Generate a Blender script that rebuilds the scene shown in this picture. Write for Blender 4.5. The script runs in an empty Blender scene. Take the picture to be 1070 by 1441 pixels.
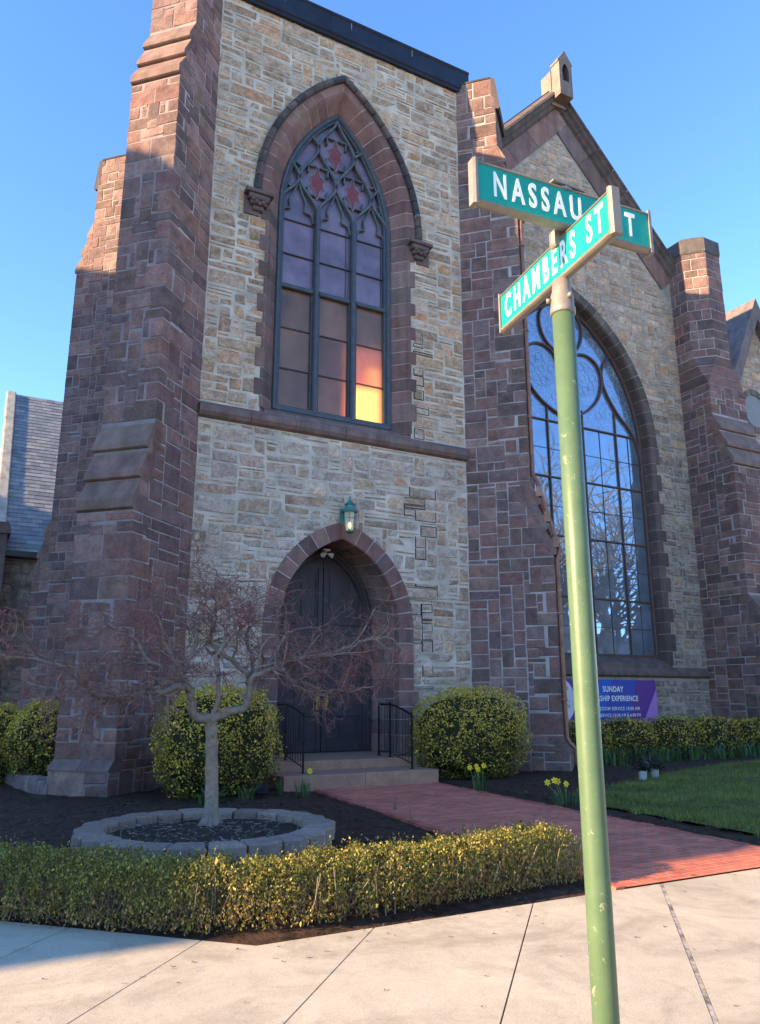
import bpy, bmesh, math, random
import numpy as np
from mathutils import Vector, Matrix, noise

rad = math.radians
sc = bpy.context.scene
COL = sc.collection

# ------------------------------------------------------------------ camera, sky, sun, exposure
cam_d = bpy.data.cameras.new('camera'); cam = bpy.data.objects.new('camera', cam_d); COL.objects.link(cam)
cam.location = (0, 0, 1.6); cam.rotation_euler = (rad(90 + 13.6), 0, rad(61.7 - 90))
cam_d.sensor_fit = 'VERTICAL'; cam_d.sensor_height = 24; cam_d.lens = 1090 / 1441 * 24
cam_d.clip_start = .05; cam_d.clip_end = 3000
sc.camera = cam
SUN_EL, SUN_A = 18.0, 2.0                       # elevation; degrees behind the front wall's plane
sv = Vector((-math.cos(rad(SUN_EL)) * math.cos(rad(SUN_A)), math.cos(rad(SUN_EL)) * math.sin(rad(SUN_A)), math.sin(rad(SUN_EL))))
w = bpy.data.worlds.new('World'); sc.world = w; w.use_nodes = True
nt = w.node_tree; bg = nt.nodes['Background']
sky = nt.nodes.new('ShaderNodeTexSky'); sky.sky_type = 'NISHITA'; sky.sun_disc = False
sky.sun_elevation = rad(SUN_EL); sky.sun_rotation = rad(-90 + SUN_A)
sky.air_density = .8; sky.dust_density = .0; sky.ozone_density = 2.0
hs = nt.nodes.new('ShaderNodeHueSaturation'); hs.inputs['Saturation'].default_value = 1.17; hs.inputs['Hue'].default_value = .506
nt.links.new(sky.outputs[0], hs.inputs['Color']); nt.links.new(hs.outputs[0], bg.inputs[0]); bg.inputs[1].default_value = .15
sun_d = bpy.data.lights.new('sun', 'SUN'); sun_d.energy = 4.3; sun_d.angle = rad(.5); sun_d.color = (1, .72, .40)
sun = bpy.data.objects.new('sun', sun_d); COL.objects.link(sun); sun.rotation_euler = sv.to_track_quat('Z', 'Y').to_euler()
sun.location = (-30, 0, 30)
sc.view_settings.view_transform = 'Standard'; sc.view_settings.look = 'None'
sc.view_settings.exposure = 2.02; sc.view_settings.gamma = 1
sc.cycles.use_denoising = True; sc.cycles.max_bounces = 8; sc.cycles.transparent_max_bounces = 8

# ------------------------------------------------------------------ helpers
def setp(o, parent):                        # meshes are built in world space: keep them there under an Empty that stands elsewhere
    if parent is None: return
    o.parent = parent
    if parent.parent is None and parent.type == 'EMPTY': o.matrix_parent_inverse = Matrix.Translation(-Vector(parent.location))
class MB:
    def __init__(s): s.v = []; s.f = []; s.c = []
    def add(s, vs, fs, col=(1, 1, 1)):
        o = len(s.v); s.v += [tuple(p) for p in vs]; s.f += [tuple(i + o for i in f) for f in fs]
        s.c += [col] * len(fs)
    def box(s, x0, x1, y0, y1, z0, z1, col=(1, 1, 1)):
        s.add([(x0, y0, z0), (x1, y0, z0), (x1, y1, z0), (x0, y1, z0), (x0, y0, z1), (x1, y0, z1), (x1, y1, z1), (x0, y1, z1)],
              [(0, 3, 2, 1), (4, 5, 6, 7), (0, 1, 5, 4), (1, 2, 6, 5), (2, 3, 7, 6), (3, 0, 4, 7)], col)
    def fbox(s, F, u0, u1, v0, v1, d0, d1, col=(1, 1, 1), bev=0):
        b = bev
        if b:
            ps = [F(u0, v0, d0), F(u1, v0, d0), F(u1, v1, d0), F(u0, v1, d0), F(u0, v0, d1 - b), F(u1, v0, d1 - b), F(u1, v1, d1 - b), F(u0, v1, d1 - b),
                  F(u0 + b, v0 + b, d1), F(u1 - b, v0 + b, d1), F(u1 - b, v1 - b, d1), F(u0 + b, v1 - b, d1)]
            s.add(ps, [(0, 1, 5, 4), (1, 2, 6, 5), (2, 3, 7, 6), (3, 0, 4, 7), (4, 5, 9, 8), (5, 6, 10, 9), (6, 7, 11, 10), (7, 4, 8, 11), (8, 9, 10, 11), (3, 2, 1, 0)], col)
        else:
            ps = [F(u0, v0, d0), F(u1, v0, d0), F(u1, v1, d0), F(u0, v1, d0), F(u0, v0, d1), F(u1, v0, d1), F(u1, v1, d1), F(u0, v1, d1)]
            s.add(ps, [(3, 2, 1, 0), (4, 5, 6, 7), (0, 1, 5, 4), (1, 2, 6, 5), (2, 3, 7, 6), (3, 0, 4, 7)], col)
    def prism(s, F, poly, a, b, col=(1, 1, 1)):
        # poly: (p,q) points, extruded in the third coordinate from a to b through F(p,q,t)
        n = len(poly)
        s.add([F(p, q, a) for p, q in poly] + [F(p, q, b) for p, q in poly],
              [tuple(range(n))[::-1], tuple(range(n, 2 * n))] + [(i, (i + 1) % n, n + (i + 1) % n, n + i) for i in range(n)], col)
    def tube(s, pts, rs, n=6, col=(1, 1, 1), cap=True):
        pts = [Vector(p) for p in pts]
        if not hasattr(rs, '__len__'): rs = [rs] * len(pts)
        o = len(s.v); up = None
        for i, p in enumerate(pts):
            t = (pts[min(i + 1, len(pts) - 1)] - pts[max(i - 1, 0)])
            t = t.normalized() if t.length > 1e-9 else Vector((0, 0, 1))
            if up is None:
                up = t.orthogonal().normalized()
            else:
                up = up - t * up.dot(t)
                up = up.normalized() if up.length > 1e-6 else t.orthogonal().normalized()
            b = t.cross(up)
            for k in range(n):
                a = 2 * math.pi * k / n
                s.v.append(tuple(p + (up * math.cos(a) + b * math.sin(a)) * rs[i]))
        for i in range(len(pts) - 1):
            for k in range(n):
                s.f.append((o + i * n + k, o + i * n + (k + 1) % n, o + (i + 1) * n + (k + 1) % n, o + (i + 1) * n + k)); s.c.append(col)
        if cap:
            s.f.append(tuple(o + k for k in range(n))[::-1]); s.c.append(col)
            e = o + (len(pts) - 1) * n
            s.f.append(tuple(e + k for k in range(n))); s.c.append(col)
    def lathe(s, c, prof, n=16, col=(1, 1, 1)):
        o = len(s.v)
        for r, z in prof:
            for k in range(n):
                a = 2 * math.pi * k / n
                s.v.append((c[0] + r * math.cos(a), c[1] + r * math.sin(a), c[2] + z))
        for i in range(len(prof) - 1):
            for k in range(n):
                s.f.append((o + i * n + k, o + i * n + (k + 1) % n, o + (i + 1) * n + (k + 1) % n, o + (i + 1) * n + k)); s.c.append(col)
        s.f.append(tuple(o + k for k in range(n))[::-1]); s.c.append(col)
        e = o + (len(prof) - 1) * n
        s.f.append(tuple(e + k for k in range(n))); s.c.append(col)
    def build(s, name, mat, parent=None, smooth=False):
        me = bpy.data.meshes.new(name); me.from_pydata(s.v, [], s.f)
        if s.c and any(c != (1, 1, 1) for c in s.c):
            at = me.color_attributes.new('tint', 'FLOAT_COLOR', 'CORNER')
            cnt = np.array([len(f) for f in s.f]); cc = np.ones((len(s.c), 4), np.float32); cc[:, :3] = np.array(s.c, np.float32)
            at.data.foreach_set('color', np.repeat(cc, cnt, axis=0).ravel())
        me.materials.append(mat)
        if smooth: me.polygons.foreach_set('use_smooth', [True] * len(me.polygons))
        me.update()
        o = bpy.data.objects.new(name, me); COL.objects.link(o)
        setp(o, parent); return o

def fast_mesh(name, V, F, C, mat, parent=None):
    """V (n,3), F (m,4) quads, C (m,3)"""
    me = bpy.data.meshes.new(name); n, m = len(V), len(F); k = F.shape[1]
    me.vertices.add(n); me.vertices.foreach_set('co', V.astype(np.float32).ravel())
    me.loops.add(m * k); me.loops.foreach_set('vertex_index', F.astype(np.int32).ravel())
    me.polygons.add(m); me.polygons.foreach_set('loop_start', np.arange(0, m * k, k, dtype=np.int32))
    try: me.polygons.foreach_set('loop_total', np.full(m, k, np.int32))
    except Exception: pass
    at = me.color_attributes.new('tint', 'FLOAT_COLOR', 'CORNER')
    cc = np.ones((m, 4), np.float32); cc[:, :3] = C
    at.data.foreach_set('color', np.repeat(cc, k, axis=0).ravel())
    me.materials.append(mat); me.update(calc_edges=True); me.validate()
    o = bpy.data.objects.new(name, me); COL.objects.link(o)
    setp(o, parent); return o

def tag(o, label=None, cat=None, group=None, kind=None):
    for k, v in (('label', label), ('category', cat), ('group', group), ('kind', kind)):
        if v: o[k] = v
    return o
def empty(name, loc, label, cat, group=None):
    o = bpy.data.objects.new(name, None); COL.objects.link(o); o.location = loc; o.empty_display_size = .2
    tag(o, label, cat, group); bpy.context.view_layer.update(); return o
def sub_empty(name, parent):
    o = bpy.data.objects.new(name, None); COL.objects.link(o); o.empty_display_size = .1; setp(o, parent); return o

class Frame:                                # a wall plane: u along, v up, d outward
    def __init__(s, O, U, N): s.O = Vector(O); s.U = Vector(U).normalized(); s.N = Vector(N).normalized()
    def __call__(s, u, v, d): return s.O + s.U * u + Vector((0, 0, v)) + s.N * d

def clip_poly(P, planes):
    for a, b, c in planes:
        out = []
        for i in range(len(P)):
            p, q = P[i], P[(i + 1) % len(P)]
            dp, dq = a * p[0] + b * p[1] - c, a * q[0] + b * q[1] - c
            if dp <= 0: out.append(p)
            if (dp < 0 < dq) or (dq < 0 < dp):
                t = dp / (dp - dq); out.append((p[0] + (q[0] - p[0]) * t, p[1] + (q[1] - p[1]) * t))
        P = out
        if len(P) < 3: return []
    return P

# ------------------------------------------------------------------ materials
def new_mat(name):
    m = bpy.data.materials.new(name); m.use_nodes = True
    return m, m.node_tree, m.node_tree.nodes['Principled BSDF']
def N(nt, typ, **kw):
    n = nt.nodes.new(typ)
    for k, v in kw.items(): setattr(n, k, v)
    return n
def noise_n(nt, scale, detail=5, rough=.6, coord=None, dist=0):
    n = N(nt, 'ShaderNodeTexNoise'); n.inputs['Scale'].default_value = scale; n.inputs['Detail'].default_value = detail
    n.inputs['Roughness'].default_value = rough; n.inputs['Distortion'].default_value = dist
    if coord: nt.links.new(coord, n.inputs['Vector'])
    return n
def ramp(nt, src, stops):
    r = N(nt, 'ShaderNodeValToRGB'); e = r.color_ramp.elements
    while len(e) < len(stops): e.new(.5)
    for i, (p, c) in enumerate(stops):
        e[i].position = p; e[i].color = (c, c, c, 1) if not hasattr(c, '__len__') else (*c, 1)
    nt.links.new(src, r.inputs[0]); return r
def mul(nt, a, b, fac=1.0):
    m = N(nt, 'ShaderNodeMix', data_type='RGBA', blend_type='MULTIPLY'); m.inputs[0].default_value = fac
    nt.links.new(a, m.inputs[6]); nt.links.new(b, m.inputs[7]); return m.outputs[2]
def mixc(nt, f, a, b):
    m = N(nt, 'ShaderNodeMix', data_type='RGBA')
    if isinstance(f, float): m.inputs[0].default_value = f
    else: nt.links.new(f, m.inputs[0])
    for s, i in ((a, 6), (b, 7)):
        if hasattr(s, '__len__'): m.inputs[i].default_value = (*s, 1)
        else: nt.links.new(s, m.inputs[i])
    return m.outputs[2]
def bump(nt, src, p, strength, dist=.02, prev=None):
    b = N(nt, 'ShaderNodeBump'); b.inputs['Strength'].default_value = strength; b.inputs['Distance'].default_value = dist
    nt.links.new(src, b.inputs['Height'])
    if prev: nt.links.new(prev.outputs[0], b.inputs['Normal'])
    nt.links.new(b.outputs[0], p.inputs['Normal']); return b

def tint_mat(name, rough=.85, n1=(6, .65, 1.3), n2=None, bs=.4, bscale=25, bdist=.02, spec=.3, streak=0, metal=0, stain=None, big=None, smear=None):
    """colour from the mesh's own tint, broken up by noise, with a grain bump"""
    m, t, p = new_mat(name)
    a = N(t, 'ShaderNodeAttribute', attribute_name='tint'); co = N(t, 'ShaderNodeTexCoord').outputs['Object']
    c = a.outputs['Color']
    n = noise_n(t, n1[0], 6, .65, co); c = mul(t, c, ramp(t, n.outputs[0], [(.28, n1[1]), (.72, n1[2])]).outputs[0])
    if n2:
        k = noise_n(t, n2[0], 8, .7, co, .5); c = mul(t, c, ramp(t, k.outputs[0], [(.3, n2[1]), (.7, n2[2])]).outputs[0])
    if streak:
        mp = N(t, 'ShaderNodeMapping'); mp.inputs['Scale'].default_value = (4, 4, .35); t.links.new(co, mp.inputs[0])
        k = noise_n(t, 1, 5, .6, mp.outputs[0]); c = mul(t, c, ramp(t, k.outputs[0], [(.35, 1 - streak), (.6, 1.05)]).outputs[0])
    if stain:
        k = noise_n(t, stain[0], 5, .6, co, 1); c = mixc(t, ramp(t, k.outputs[0], [(stain[2], 0), (stain[2] + .12, stain[3])]).outputs[0], c, stain[1])
    if smear:
        k = noise_n(t, smear[0], 7, .72, co, 1.5); c = mixc(t, ramp(t, k.outputs[0], [(smear[2], 0), (smear[2] + .18, smear[3])]).outputs[0], c, smear[1])
    t.links.new(c, p.inputs['Base Color']); p.inputs['Roughness'].default_value = rough; p.inputs['Metallic'].default_value = metal
    p.inputs['Specular IOR Level'].default_value = spec
    b0 = None
    if big:
        k0 = noise_n(t, big[0], 3, .5, co); b0 = bump(t, k0.outputs[0], p, big[1], big[2])
    k = noise_n(t, bscale, 8, .7, co); bump(t, k.outputs[0], p, bs, bdist, b0)
    return m

def plain_mat(name, col, rough=.5, metal=0, spec=.5, var=.12, scale=8, bs=.1, bscale=40):
    m, t, p = new_mat(name); co = N(t, 'ShaderNodeTexCoord').outputs['Object']
    n = noise_n(t, scale, 5, .6, co)
    c = ramp(t, n.outputs[0], [(.3, tuple(x * (1 - var) for x in col)), (.7, tuple(min(1, x * (1 + var)) for x in col))])
    t.links.new(c.outputs[0], p.inputs['Base Color']); p.inputs['Roughness'].default_value = rough; p.inputs['Metallic'].default_value = metal
    p.inputs['Specular IOR Level'].default_value = spec
    k = noise_n(t, bscale, 4, .6, co); bump(t, k.outputs[0], p, bs, .01)
    return m

M = {}
M['brown'] = tint_mat('brownstone', .88, (3.2, .62, 1.4), (20, .72, 1.22), .75, 26, .03, .22, big=(4, .7, .06), smear=(1.6, (.22, .17, .165), .55, .5))
M['tan'] = tint_mat('tan_sandstone', .92, (5, .62, 1.3), (17, .6, 1.25), 1.0, 16, .05, .15, stain=(1.1, (.34, .20, .10), .60, .55), big=(4.5, .9, .08), smear=(3.2, (.62, .525, .42), .50, .75))
M['mortar'] = tint_mat('lime_mortar', .95, (1.8, .55, 1.2), (30, .85, 1.1), .4, 60, .008, .15)
M['trim'] = tint_mat('dressed_brownstone', .85, (3.5, .75, 1.2), (25, .85, 1.12), .25, 50, .01, .25, streak=.25)
M['dark_stone'] = tint_mat('weathered_dark_stone', .85, (3, .6, 1.4), (20, .8, 1.2), .4, 40, .012, .3, stain=(2.2, (.30, .29, .26), .6, .5))
M['fascia'] = plain_mat('navy_metal_flashing', (.018, .02, .03), .35, .3, .5, .3, 2)
M['frame'] = plain_mat('blue_grey_window_paint', (.05, .056, .066), .45, 0, .5, .25, 5)
M['tracery'] = plain_mat('weathered_tracery_paint', (.085, .098, .108), .55, 0, .4, .35, 6)
M['lead'] = plain_mat('lead_came', (.05, .045, .05), .5, .2)
M['brown_bar'] = plain_mat('brown_bar_paint', (.10, .055, .045), .6)
M['door'] = plain_mat('dark_door_paint', (.042, .031, .034), .5, 0, .4, .2, 3)
M['brass'] = plain_mat('aged_brass', (.55, .36, .12), .35, 1)
M['iron'] = plain_mat('black_iron', (.012, .012, .015), .4, .4)
M['copper'] = plain_mat('copper_pipe', (.24, .115, .075), .5, .6, .5, .3, 4)
M['verdigris'] = plain_mat('verdigris_copper', (.08, .22, .20), .6, .3, .4, .35, 20)
M['signmetal'] = plain_mat('cast_sign_metal', (.235, .205, .175), .5, .25, .5, .18, 12)
M['white'] = plain_mat('sign_white', (.86, .88, .84), .45, 0, .5, .04)
M['granite_step'] = tint_mat('brown_stone_step', .8, (4, .75, 1.2), (40, .8, 1.2), .2, 80, .006, .3)
M['block'] = tint_mat('concrete_block', .92, (6, .75, 1.2), (40, .75, 1.2), .6, 30, .015, .2)
M['leaf'] = tint_mat('leaf', .5, (9, .75, 1.25), None, .1, 30, .005, .35)
M['bark'] = tint_mat('grey_bark', .9, (12, .65, 1.3), (50, .7, 1.25), 1.0, 34, .02, .12)
M['core'] = plain_mat('dark_shrub_core', (.03, .03, .014), .95, 0, .1, .4, 10, .6, 20)  # dark solid core that blocks the view through the leaves
M['soil'] = plain_mat('planter_soil', (.055, .04, .03), .95, 0, .1, .5, 14, 1, 30)
M['petal'] = plain_mat('yellow_petal', (.85, .62, .02), .6)
M['tintmat'] = tint_mat('painted', .6, (3, .92, 1.08), None, .05, 30, .004, .3)
M['plaster'] = tint_mat('hall_brick', .9, (2, .8, 1.15), None, .3, 20)

def leafy(name):
    m, t, p = new_mat(name); a = N(t, 'ShaderNodeAttribute', attribute_name='tint')
    p.inputs['Roughness'].default_value = .45; p.inputs['Specular IOR Level'].default_value = .35
    t.links.new(a.outputs['Color'], p.inputs['Base Color'])
    tr = N(t, 'ShaderNodeBsdfTranslucent'); t.links.new(a.outputs['Color'], tr.inputs[0])
    mx = N(t, 'ShaderNodeMixShader'); mx.inputs[0].default_value = .30
    t.links.new(p.outputs[0], mx.inputs[1]); t.links.new(tr.outputs[0], mx.inputs[2])
    t.links.new(mx.outputs[0], t.nodes['Material Output'].inputs[0]); return m
M['foliage'] = leafy('foliage')

def glass_mat(name, body, refl, rough=.05, tr=0.0, wav=.15, wscale=1.2, pattern=None, tint=(1, 1, 1)):
    """protective glazing over leaded glass: dark body with a mirror-like coat"""
    m, t, p = new_mat(name); co = N(t, 'ShaderNodeTexCoord').outputs['Object']
    a = N(t, 'ShaderNodeAttribute', attribute_name='tint')
    n = noise_n(t, 1.5, 4, .6, co); c = ramp(t, n.outputs[0], [(.3, tuple(x * .6 for x in body)), (.7, tuple(x * 1.4 for x in body))]).outputs[0]
    c = mul(t, c, a.outputs['Color'])
    if pattern:
        v = N(t, 'ShaderNodeTexVoronoi', feature='DISTANCE_TO_EDGE'); v.inputs['Scale'].default_value = pattern
        t.links.new(co, v.inputs['Vector'])
        c = mixc(t, ramp(t, v.outputs[0], [(.02, .6), (.10, 0)]).outputs[0], c, (.24, .34, .42))
    t.links.new(c, p.inputs['Base Color']); p.inputs['Roughness'].default_value = .35
    g = N(t, 'ShaderNodeBsdfGlossy'); g.inputs['Roughness'].default_value = rough; g.inputs[0].default_value = (*tint, 1)
    k = noise_n(t, wscale, 3, .5, co); b = N(t, 'ShaderNodeBump'); b.inputs['Strength'].default_value = wav; b.inputs['Distance'].default_value = .02
    t.links.new(k.outputs[0], b.inputs['Height']); t.links.new(b.outputs[0], g.inputs['Normal'])
    base = p
    if tr:
        tp = N(t, 'ShaderNodeBsdfRefraction'); tp.inputs[0].default_value = (.9, .72, .58, 1); tp.inputs['IOR'].default_value = 1.4; tp.inputs['Roughness'].default_value = .8
        mx = N(t, 'ShaderNodeMixShader'); mx.inputs[0].default_value = tr
        t.links.new(p.outputs[0], mx.inputs[1]); t.links.new(tp.outputs[0], mx.inputs[2]); base = mx
    mx2 = N(t, 'ShaderNodeMixShader'); mx2.inputs[0].default_value = refl
    t.links.new(base.outputs[0], mx2.inputs[1]); t.links.new(g.outputs[0], mx2.inputs[2])
    t.links.new(mx2.outputs[0], t.nodes['Material Output'].inputs[0]); return m
M['glass_tower'] = glass_mat('purple_leaded_glass', (.15, .10, .14), .035, .15, .0)
M['glass_warm'] = glass_mat('rippled_brown_glass', (.235, .115, .06), .03, .2, .36, .3, 6)
M['glass_nave'] = glass_mat('storm_glazing', (.125, .155, .19), .30, .015, 0, .05, .8, None, (.52, .72, .95))
M['glass_tracery'] = glass_mat('patterned_glazing', (.12, .155, .215), .22, .05, 0, .1, 1, 6.5, (.5, .70, .98))
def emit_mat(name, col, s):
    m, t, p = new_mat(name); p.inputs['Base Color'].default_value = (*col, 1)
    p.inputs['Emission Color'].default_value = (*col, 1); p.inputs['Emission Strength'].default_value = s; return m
M['window_glow'] = emit_mat('yellow_glow', (1, .62, .16), 1.6)  # emission for an added glow panel behind the tower glass
M['bulb'] = emit_mat('warm_bulb', (1, .75, .3), 1.2)

# ground materials
def concrete():
    m, t, p = new_mat('sidewalk_concrete'); co = N(t, 'ShaderNodeTexCoord').outputs['Object']
    n = noise_n(t, 1.1, 6, .65, co, .4); c = ramp(t, n.outputs[0], [(.3, (.45, .38, .28)), (.7, (.57, .485, .36))]).outputs[0]
    s = noise_n(t, 90, 3, .8, co); c = mul(t, c, ramp(t, s.outputs[0], [(.34, .62), (.46, 1), (.7, 1.06)]).outputs[0])
    k = noise_n(t, 4, 8, .78, co, 1.4); c = mul(t, c, ramp(t, k.outputs[0], [(.3, .86), (.55, 1.03)]).outputs[0])
    k = noise_n(t, .7, 5, .7, co, 2); c = mul(t, c, ramp(t, k.outputs[0], [(.36, .78), (.52, 1)]).outputs[0])
    v = N(t, 'ShaderNodeTexVoronoi'); v.inputs['Scale'].default_value = 2.3; t.links.new(co, v.inputs['Vector'])
    c = mul(t, c, ramp(t, v.outputs['Distance'], [(.015, .35), (.03, 1)]).outputs[0])
    t.links.new(c, p.inputs['Base Color']); p.inputs['Roughness'].default_value = .9; p.inputs['Specular IOR Level'].default_value = .25
    b = bump(t, n.outputs[0], p, .3, .03); bump(t, s.outputs[0], p, .25, .004, b); return m
M['concrete'] = concrete()
def brick_path():
    m, t, p = new_mat('red_brick_paving'); co = N(t, 'ShaderNodeTexCoord').outputs['Object']
    b = N(t, 'ShaderNodeTexBrick'); b.inputs['Scale'].default_value = 1
    b.inputs['Brick Width'].default_value = .21; b.inputs['Row Height'].default_value = .105; b.inputs['Mortar Size'].default_value = .006
    b.inputs['Color1'].default_value = (.68, .165, .085, 1); b.inputs['Color2'].default_value = (.46, .115, .065, 1); b.inputs['Mortar'].default_value = (.50, .30, .22, 1)
    b.inputs['Mortar Smooth'].default_value = .3
    t.links.new(co, b.inputs['Vector'])
    n = noise_n(t, 2, 6, .65, co); c = mul(t, b.outputs[0], ramp(t, n.outputs[0], [(.3, .75), (.7, 1.25)]).outputs[0])
    k = noise_n(t, 40, 4, .7, co); c = mul(t, c, ramp(t, k.outputs[0], [(.35, .85), (.65, 1.12)]).outputs[0])
    t.links.new(c, p.inputs['Base Color']); p.inputs['Roughness'].default_value = .85; p.inputs['Specular IOR Level'].default_value = .3
    iv = N(t, 'ShaderNodeMath', operation='SUBTRACT'); iv.inputs[0].default_value = 1; t.links.new(b.outputs['Fac'], iv.inputs[1])
    b1 = bump(t, iv.outputs[0], p, .8, .008); bump(t, k.outputs[0], p, .25, .006, b1); return m
M['brickpath'] = brick_path()
M['mulch'] = plain_mat('dark_mulch', (.06, .034, .022), .95, 0, .1, .5, 9, 1, 26)
M['turf'] = plain_mat('turf_soil', (.10, .095, .03), .95, 0, .1, .4, 3, .8, 30)
M['asphalt'] = plain_mat('asphalt', (.17, .145, .12), .9, 0, .3, .2, 5, .6, 60)
M['dirt'] = plain_mat('ground_dirt', (.30, .235, .16), .95, 0, .2, .3, .5, .5, 6)
M['slate'] = tint_mat('grey_slate', .55, (3, .8, 1.15), None, .15, 30, .006, .5)

# ------------------------------------------------------------------ stonework
def warm(P, r, g, b): return [(x * r, y * g, z * b) for x, y, z in P]
BROWN = [(.165, .112, .105), (.14, .095, .092), (.19, .122, .112), (.115, .084, .084), (.175, .105, .095), (.15, .108, .108), (.21, .145, .132), (.13, .09, .08)]
RED = [(.195, .115, .105), (.17, .10, .095), (.22, .135, .12), (.14, .09, .088), (.235, .15, .135), (.22, .125, .10), (.18, .118, .115)]
TAN = [(.47, .385, .30), (.41, .335, .265), (.50, .415, .33), (.36, .285, .22), (.49, .365, .26), (.40, .335, .28), (.44, .375, .315), (.33, .255, .20), (.46, .31, .205)]
PALE = [(.47, .41, .35), (.44, .385, .335), (.50, .435, .37), (.40, .355, .315), (.48, .385, .295), (.42, .375, .335), (.39, .325, .265), (.46, .415, .38)]
GREYTAN = [(.34, .28, .22), (.29, .245, .20), (.38, .32, .255), (.26, .205, .165), (.32, .275, .235), (.37, .285, .20), (.24, .20, .17)]

BROWN = warm(BROWN, 1.18, 1.08, 1.0); RED = warm(RED, 1.14, 1.04, .96); TAN = warm(TAN, 1.27, 1.04, .88); PALE = warm(PALE, 1.24, 1.04, .91); GREYTAN = warm(GREYTAN, 1.12, 1, .95)
def vary(c, rng, k=.12):
    f = 1 + rng.uniform(-k, k); return tuple(max(0, x * f * (1 + rng.uniform(-.03, .03))) for x in c)

def stone(mb, F, P, d, col, rng, rough=.012, b=.012, base=-.01):
    n = len(P)
    if n < 3: return
    cu = sum(p[0] for p in P) / n; cv = sum(p[1] for p in P) / n
    hu = max(abs(p[0] - cu) for p in P); hv = max(abs(p[1] - cv) for p in P)
    if hu < .02 or hv < .015: return
    su, sv_ = max(.3, 1 - b / hu), max(.3, 1 - b / hv)
    vs = [F(u, v, base) for u, v in P] + [F(u, v, d - b * .8 + rng.uniform(-1, 1) * rough * .3) for u, v in P]
    vs += [F(cu + (u - cu) * su, cv + (v - cv) * sv_, d + rng.uniform(-1, 1) * rough) for u, v in P]
    vs.append(F(cu + rng.uniform(-.3, .3) * hu, cv + rng.uniform(-.3, .3) * hv, d + rng.uniform(-.3, 1.3) * rough))
    fs = []
    for i in range(n):
        j = (i + 1) % n
        fs += [(i, j, n + j, n + i), (n + i, n + j, 2 * n + j, 2 * n + i), (2 * n + i, 2 * n + j, 3 * n)]
    mb.add(vs, fs, col)

def pack(W, H, ok, rng, ws, hs):
    occ = [[not ok(i, j) for i in range(W)] for j in range(H)]; out = []
    for j in range(H):
        for i in range(W):
            if occ[j][i]: continue
            w_, h_ = rng.choice(ws), rng.choice(hs)
            k = 0
            while k < w_ and i + k < W and not occ[j][i + k]: k += 1
            w_ = k
            if i + w_ < W and not occ[j][i + w_] and (i + w_ + 1 >= W or occ[j][i + w_ + 1]): w_ += 1    # no one-cell slivers
            hh = 1
            while hh < h_ and j + hh < H and all(not occ[j + hh][i + q] for q in range(w_)): hh += 1
            h_ = hh
            for y in range(h_):
                for x in range(w_): occ[j + y][i + x] = True
            out.append((i, j, w_, h_))
    return out

def stone_wall(mb, F, u0, u1, v0, v1, cu, cv, pal, rng, mask=None, ws=(2, 3, 3, 4, 5), hs=(1, 2, 2, 3), gap=.03, d=.02, jit=.004, rough=.012, clip=(), pick=None, dark=None, b=.012):
    W = max(1, round((u1 - u0) / cu)); H = max(1, round((v1 - v0) / cv)); cu = (u1 - u0) / W; cv = (v1 - v0) / H
    ok = (lambda i, j: True) if mask is None else (lambda i, j: mask(u0 + (i + .5) * cu, v0 + (j + .5) * cv))
    for i, j, w_, h_ in pack(W, H, ok, rng, ws, hs):
        a, c = u0 + i * cu, u0 + (i + w_) * cu; e, f = v0 + j * cv, v0 + (j + h_) * cv
        g = gap / 2; J = lambda: rng.uniform(-jit, jit)
        P = [(a + g + J(), e + g + J()), (c - g + J(), e + g + J()), (c - g + J(), f - g + J()), (a + g + J(), f - g + J())]
        if clip: P = clip_poly(P, clip)
        if len(P) < 3: continue
        col = vary(pick((a + c) / 2, (e + f) / 2) if pick else rng.choice(pal), rng)
        stone(mb, F, P, d + rng.uniform(-.004, .006), col, rng, rough, b)
        if dark is not None and dark[1]((a + c) / 2, (e + f) / 2) and rng.random() < .72:
            q = rng.uniform(.006, .018); t = rng.uniform(.012, .034)
            O = [(a + g - q - t * .2, e + g - q), (c - g + q, e + g - q), (c - g + q, f - g + q), (a + g - q - t * .2, f - g + q)]
            I = [(a + g, e + g), (c - g, e + g), (c - g, f - g), (a + g, f - g)]
            skip = rng.randrange(5)
            for k in range(4):
                if k == skip: continue
                l = (k + 1) % 4; dd = d + .006
                dark[0].add([F(*O[k], -.005), F(*O[l], -.005), F(*I[l], -.005), F(*I[k], -.005), F(*O[k], dd), F(*O[l], dd), F(*I[l], dd), F(*I[k], dd)],
                            [(4, 5, 6, 7), (0, 1, 5, 4), (1, 2, 6, 5), (2, 3, 7, 6), (3, 0, 4, 7)], (.012, .011, .012))

def courses(v0, v1, rng, hs=(.22, .3, .36, .42, .5)):
    out = []; v = v0
    while v < v1 - .12:
        h = rng.choice(hs)
        if v + h > v1 - .15: h = v1 - v
        out.append((v, v + h)); v += h
    return out

def in_arch(dx, z, zs, a, R):
    if z < zs: return abs(dx) < a
    return (abs(dx) + R - a) ** 2 + (z - zs) ** 2 < R * R
def arch_side(cx, zs, a, R, side, n, dr=0):
    """points from the springing up to the apex of a pointed arch, at radius R+dr"""
    Rr = R + dr; T = math.acos(max(-1, min(1, (R - a) / Rr)))
    return [(cx + side * (a - R + Rr * math.cos(T * k / n)), zs + Rr * math.sin(T * k / n)) for k in range(n + 1)]
def arch_loop(cx, z0, zs, a, R, n=12):
    r = arch_side(cx, zs, a, R, 1, n); l = arch_side(cx, zs, a, R, -1, n)
    return [(cx - a, z0), (cx + a, z0)] + r + l[::-1][1:]

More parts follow.
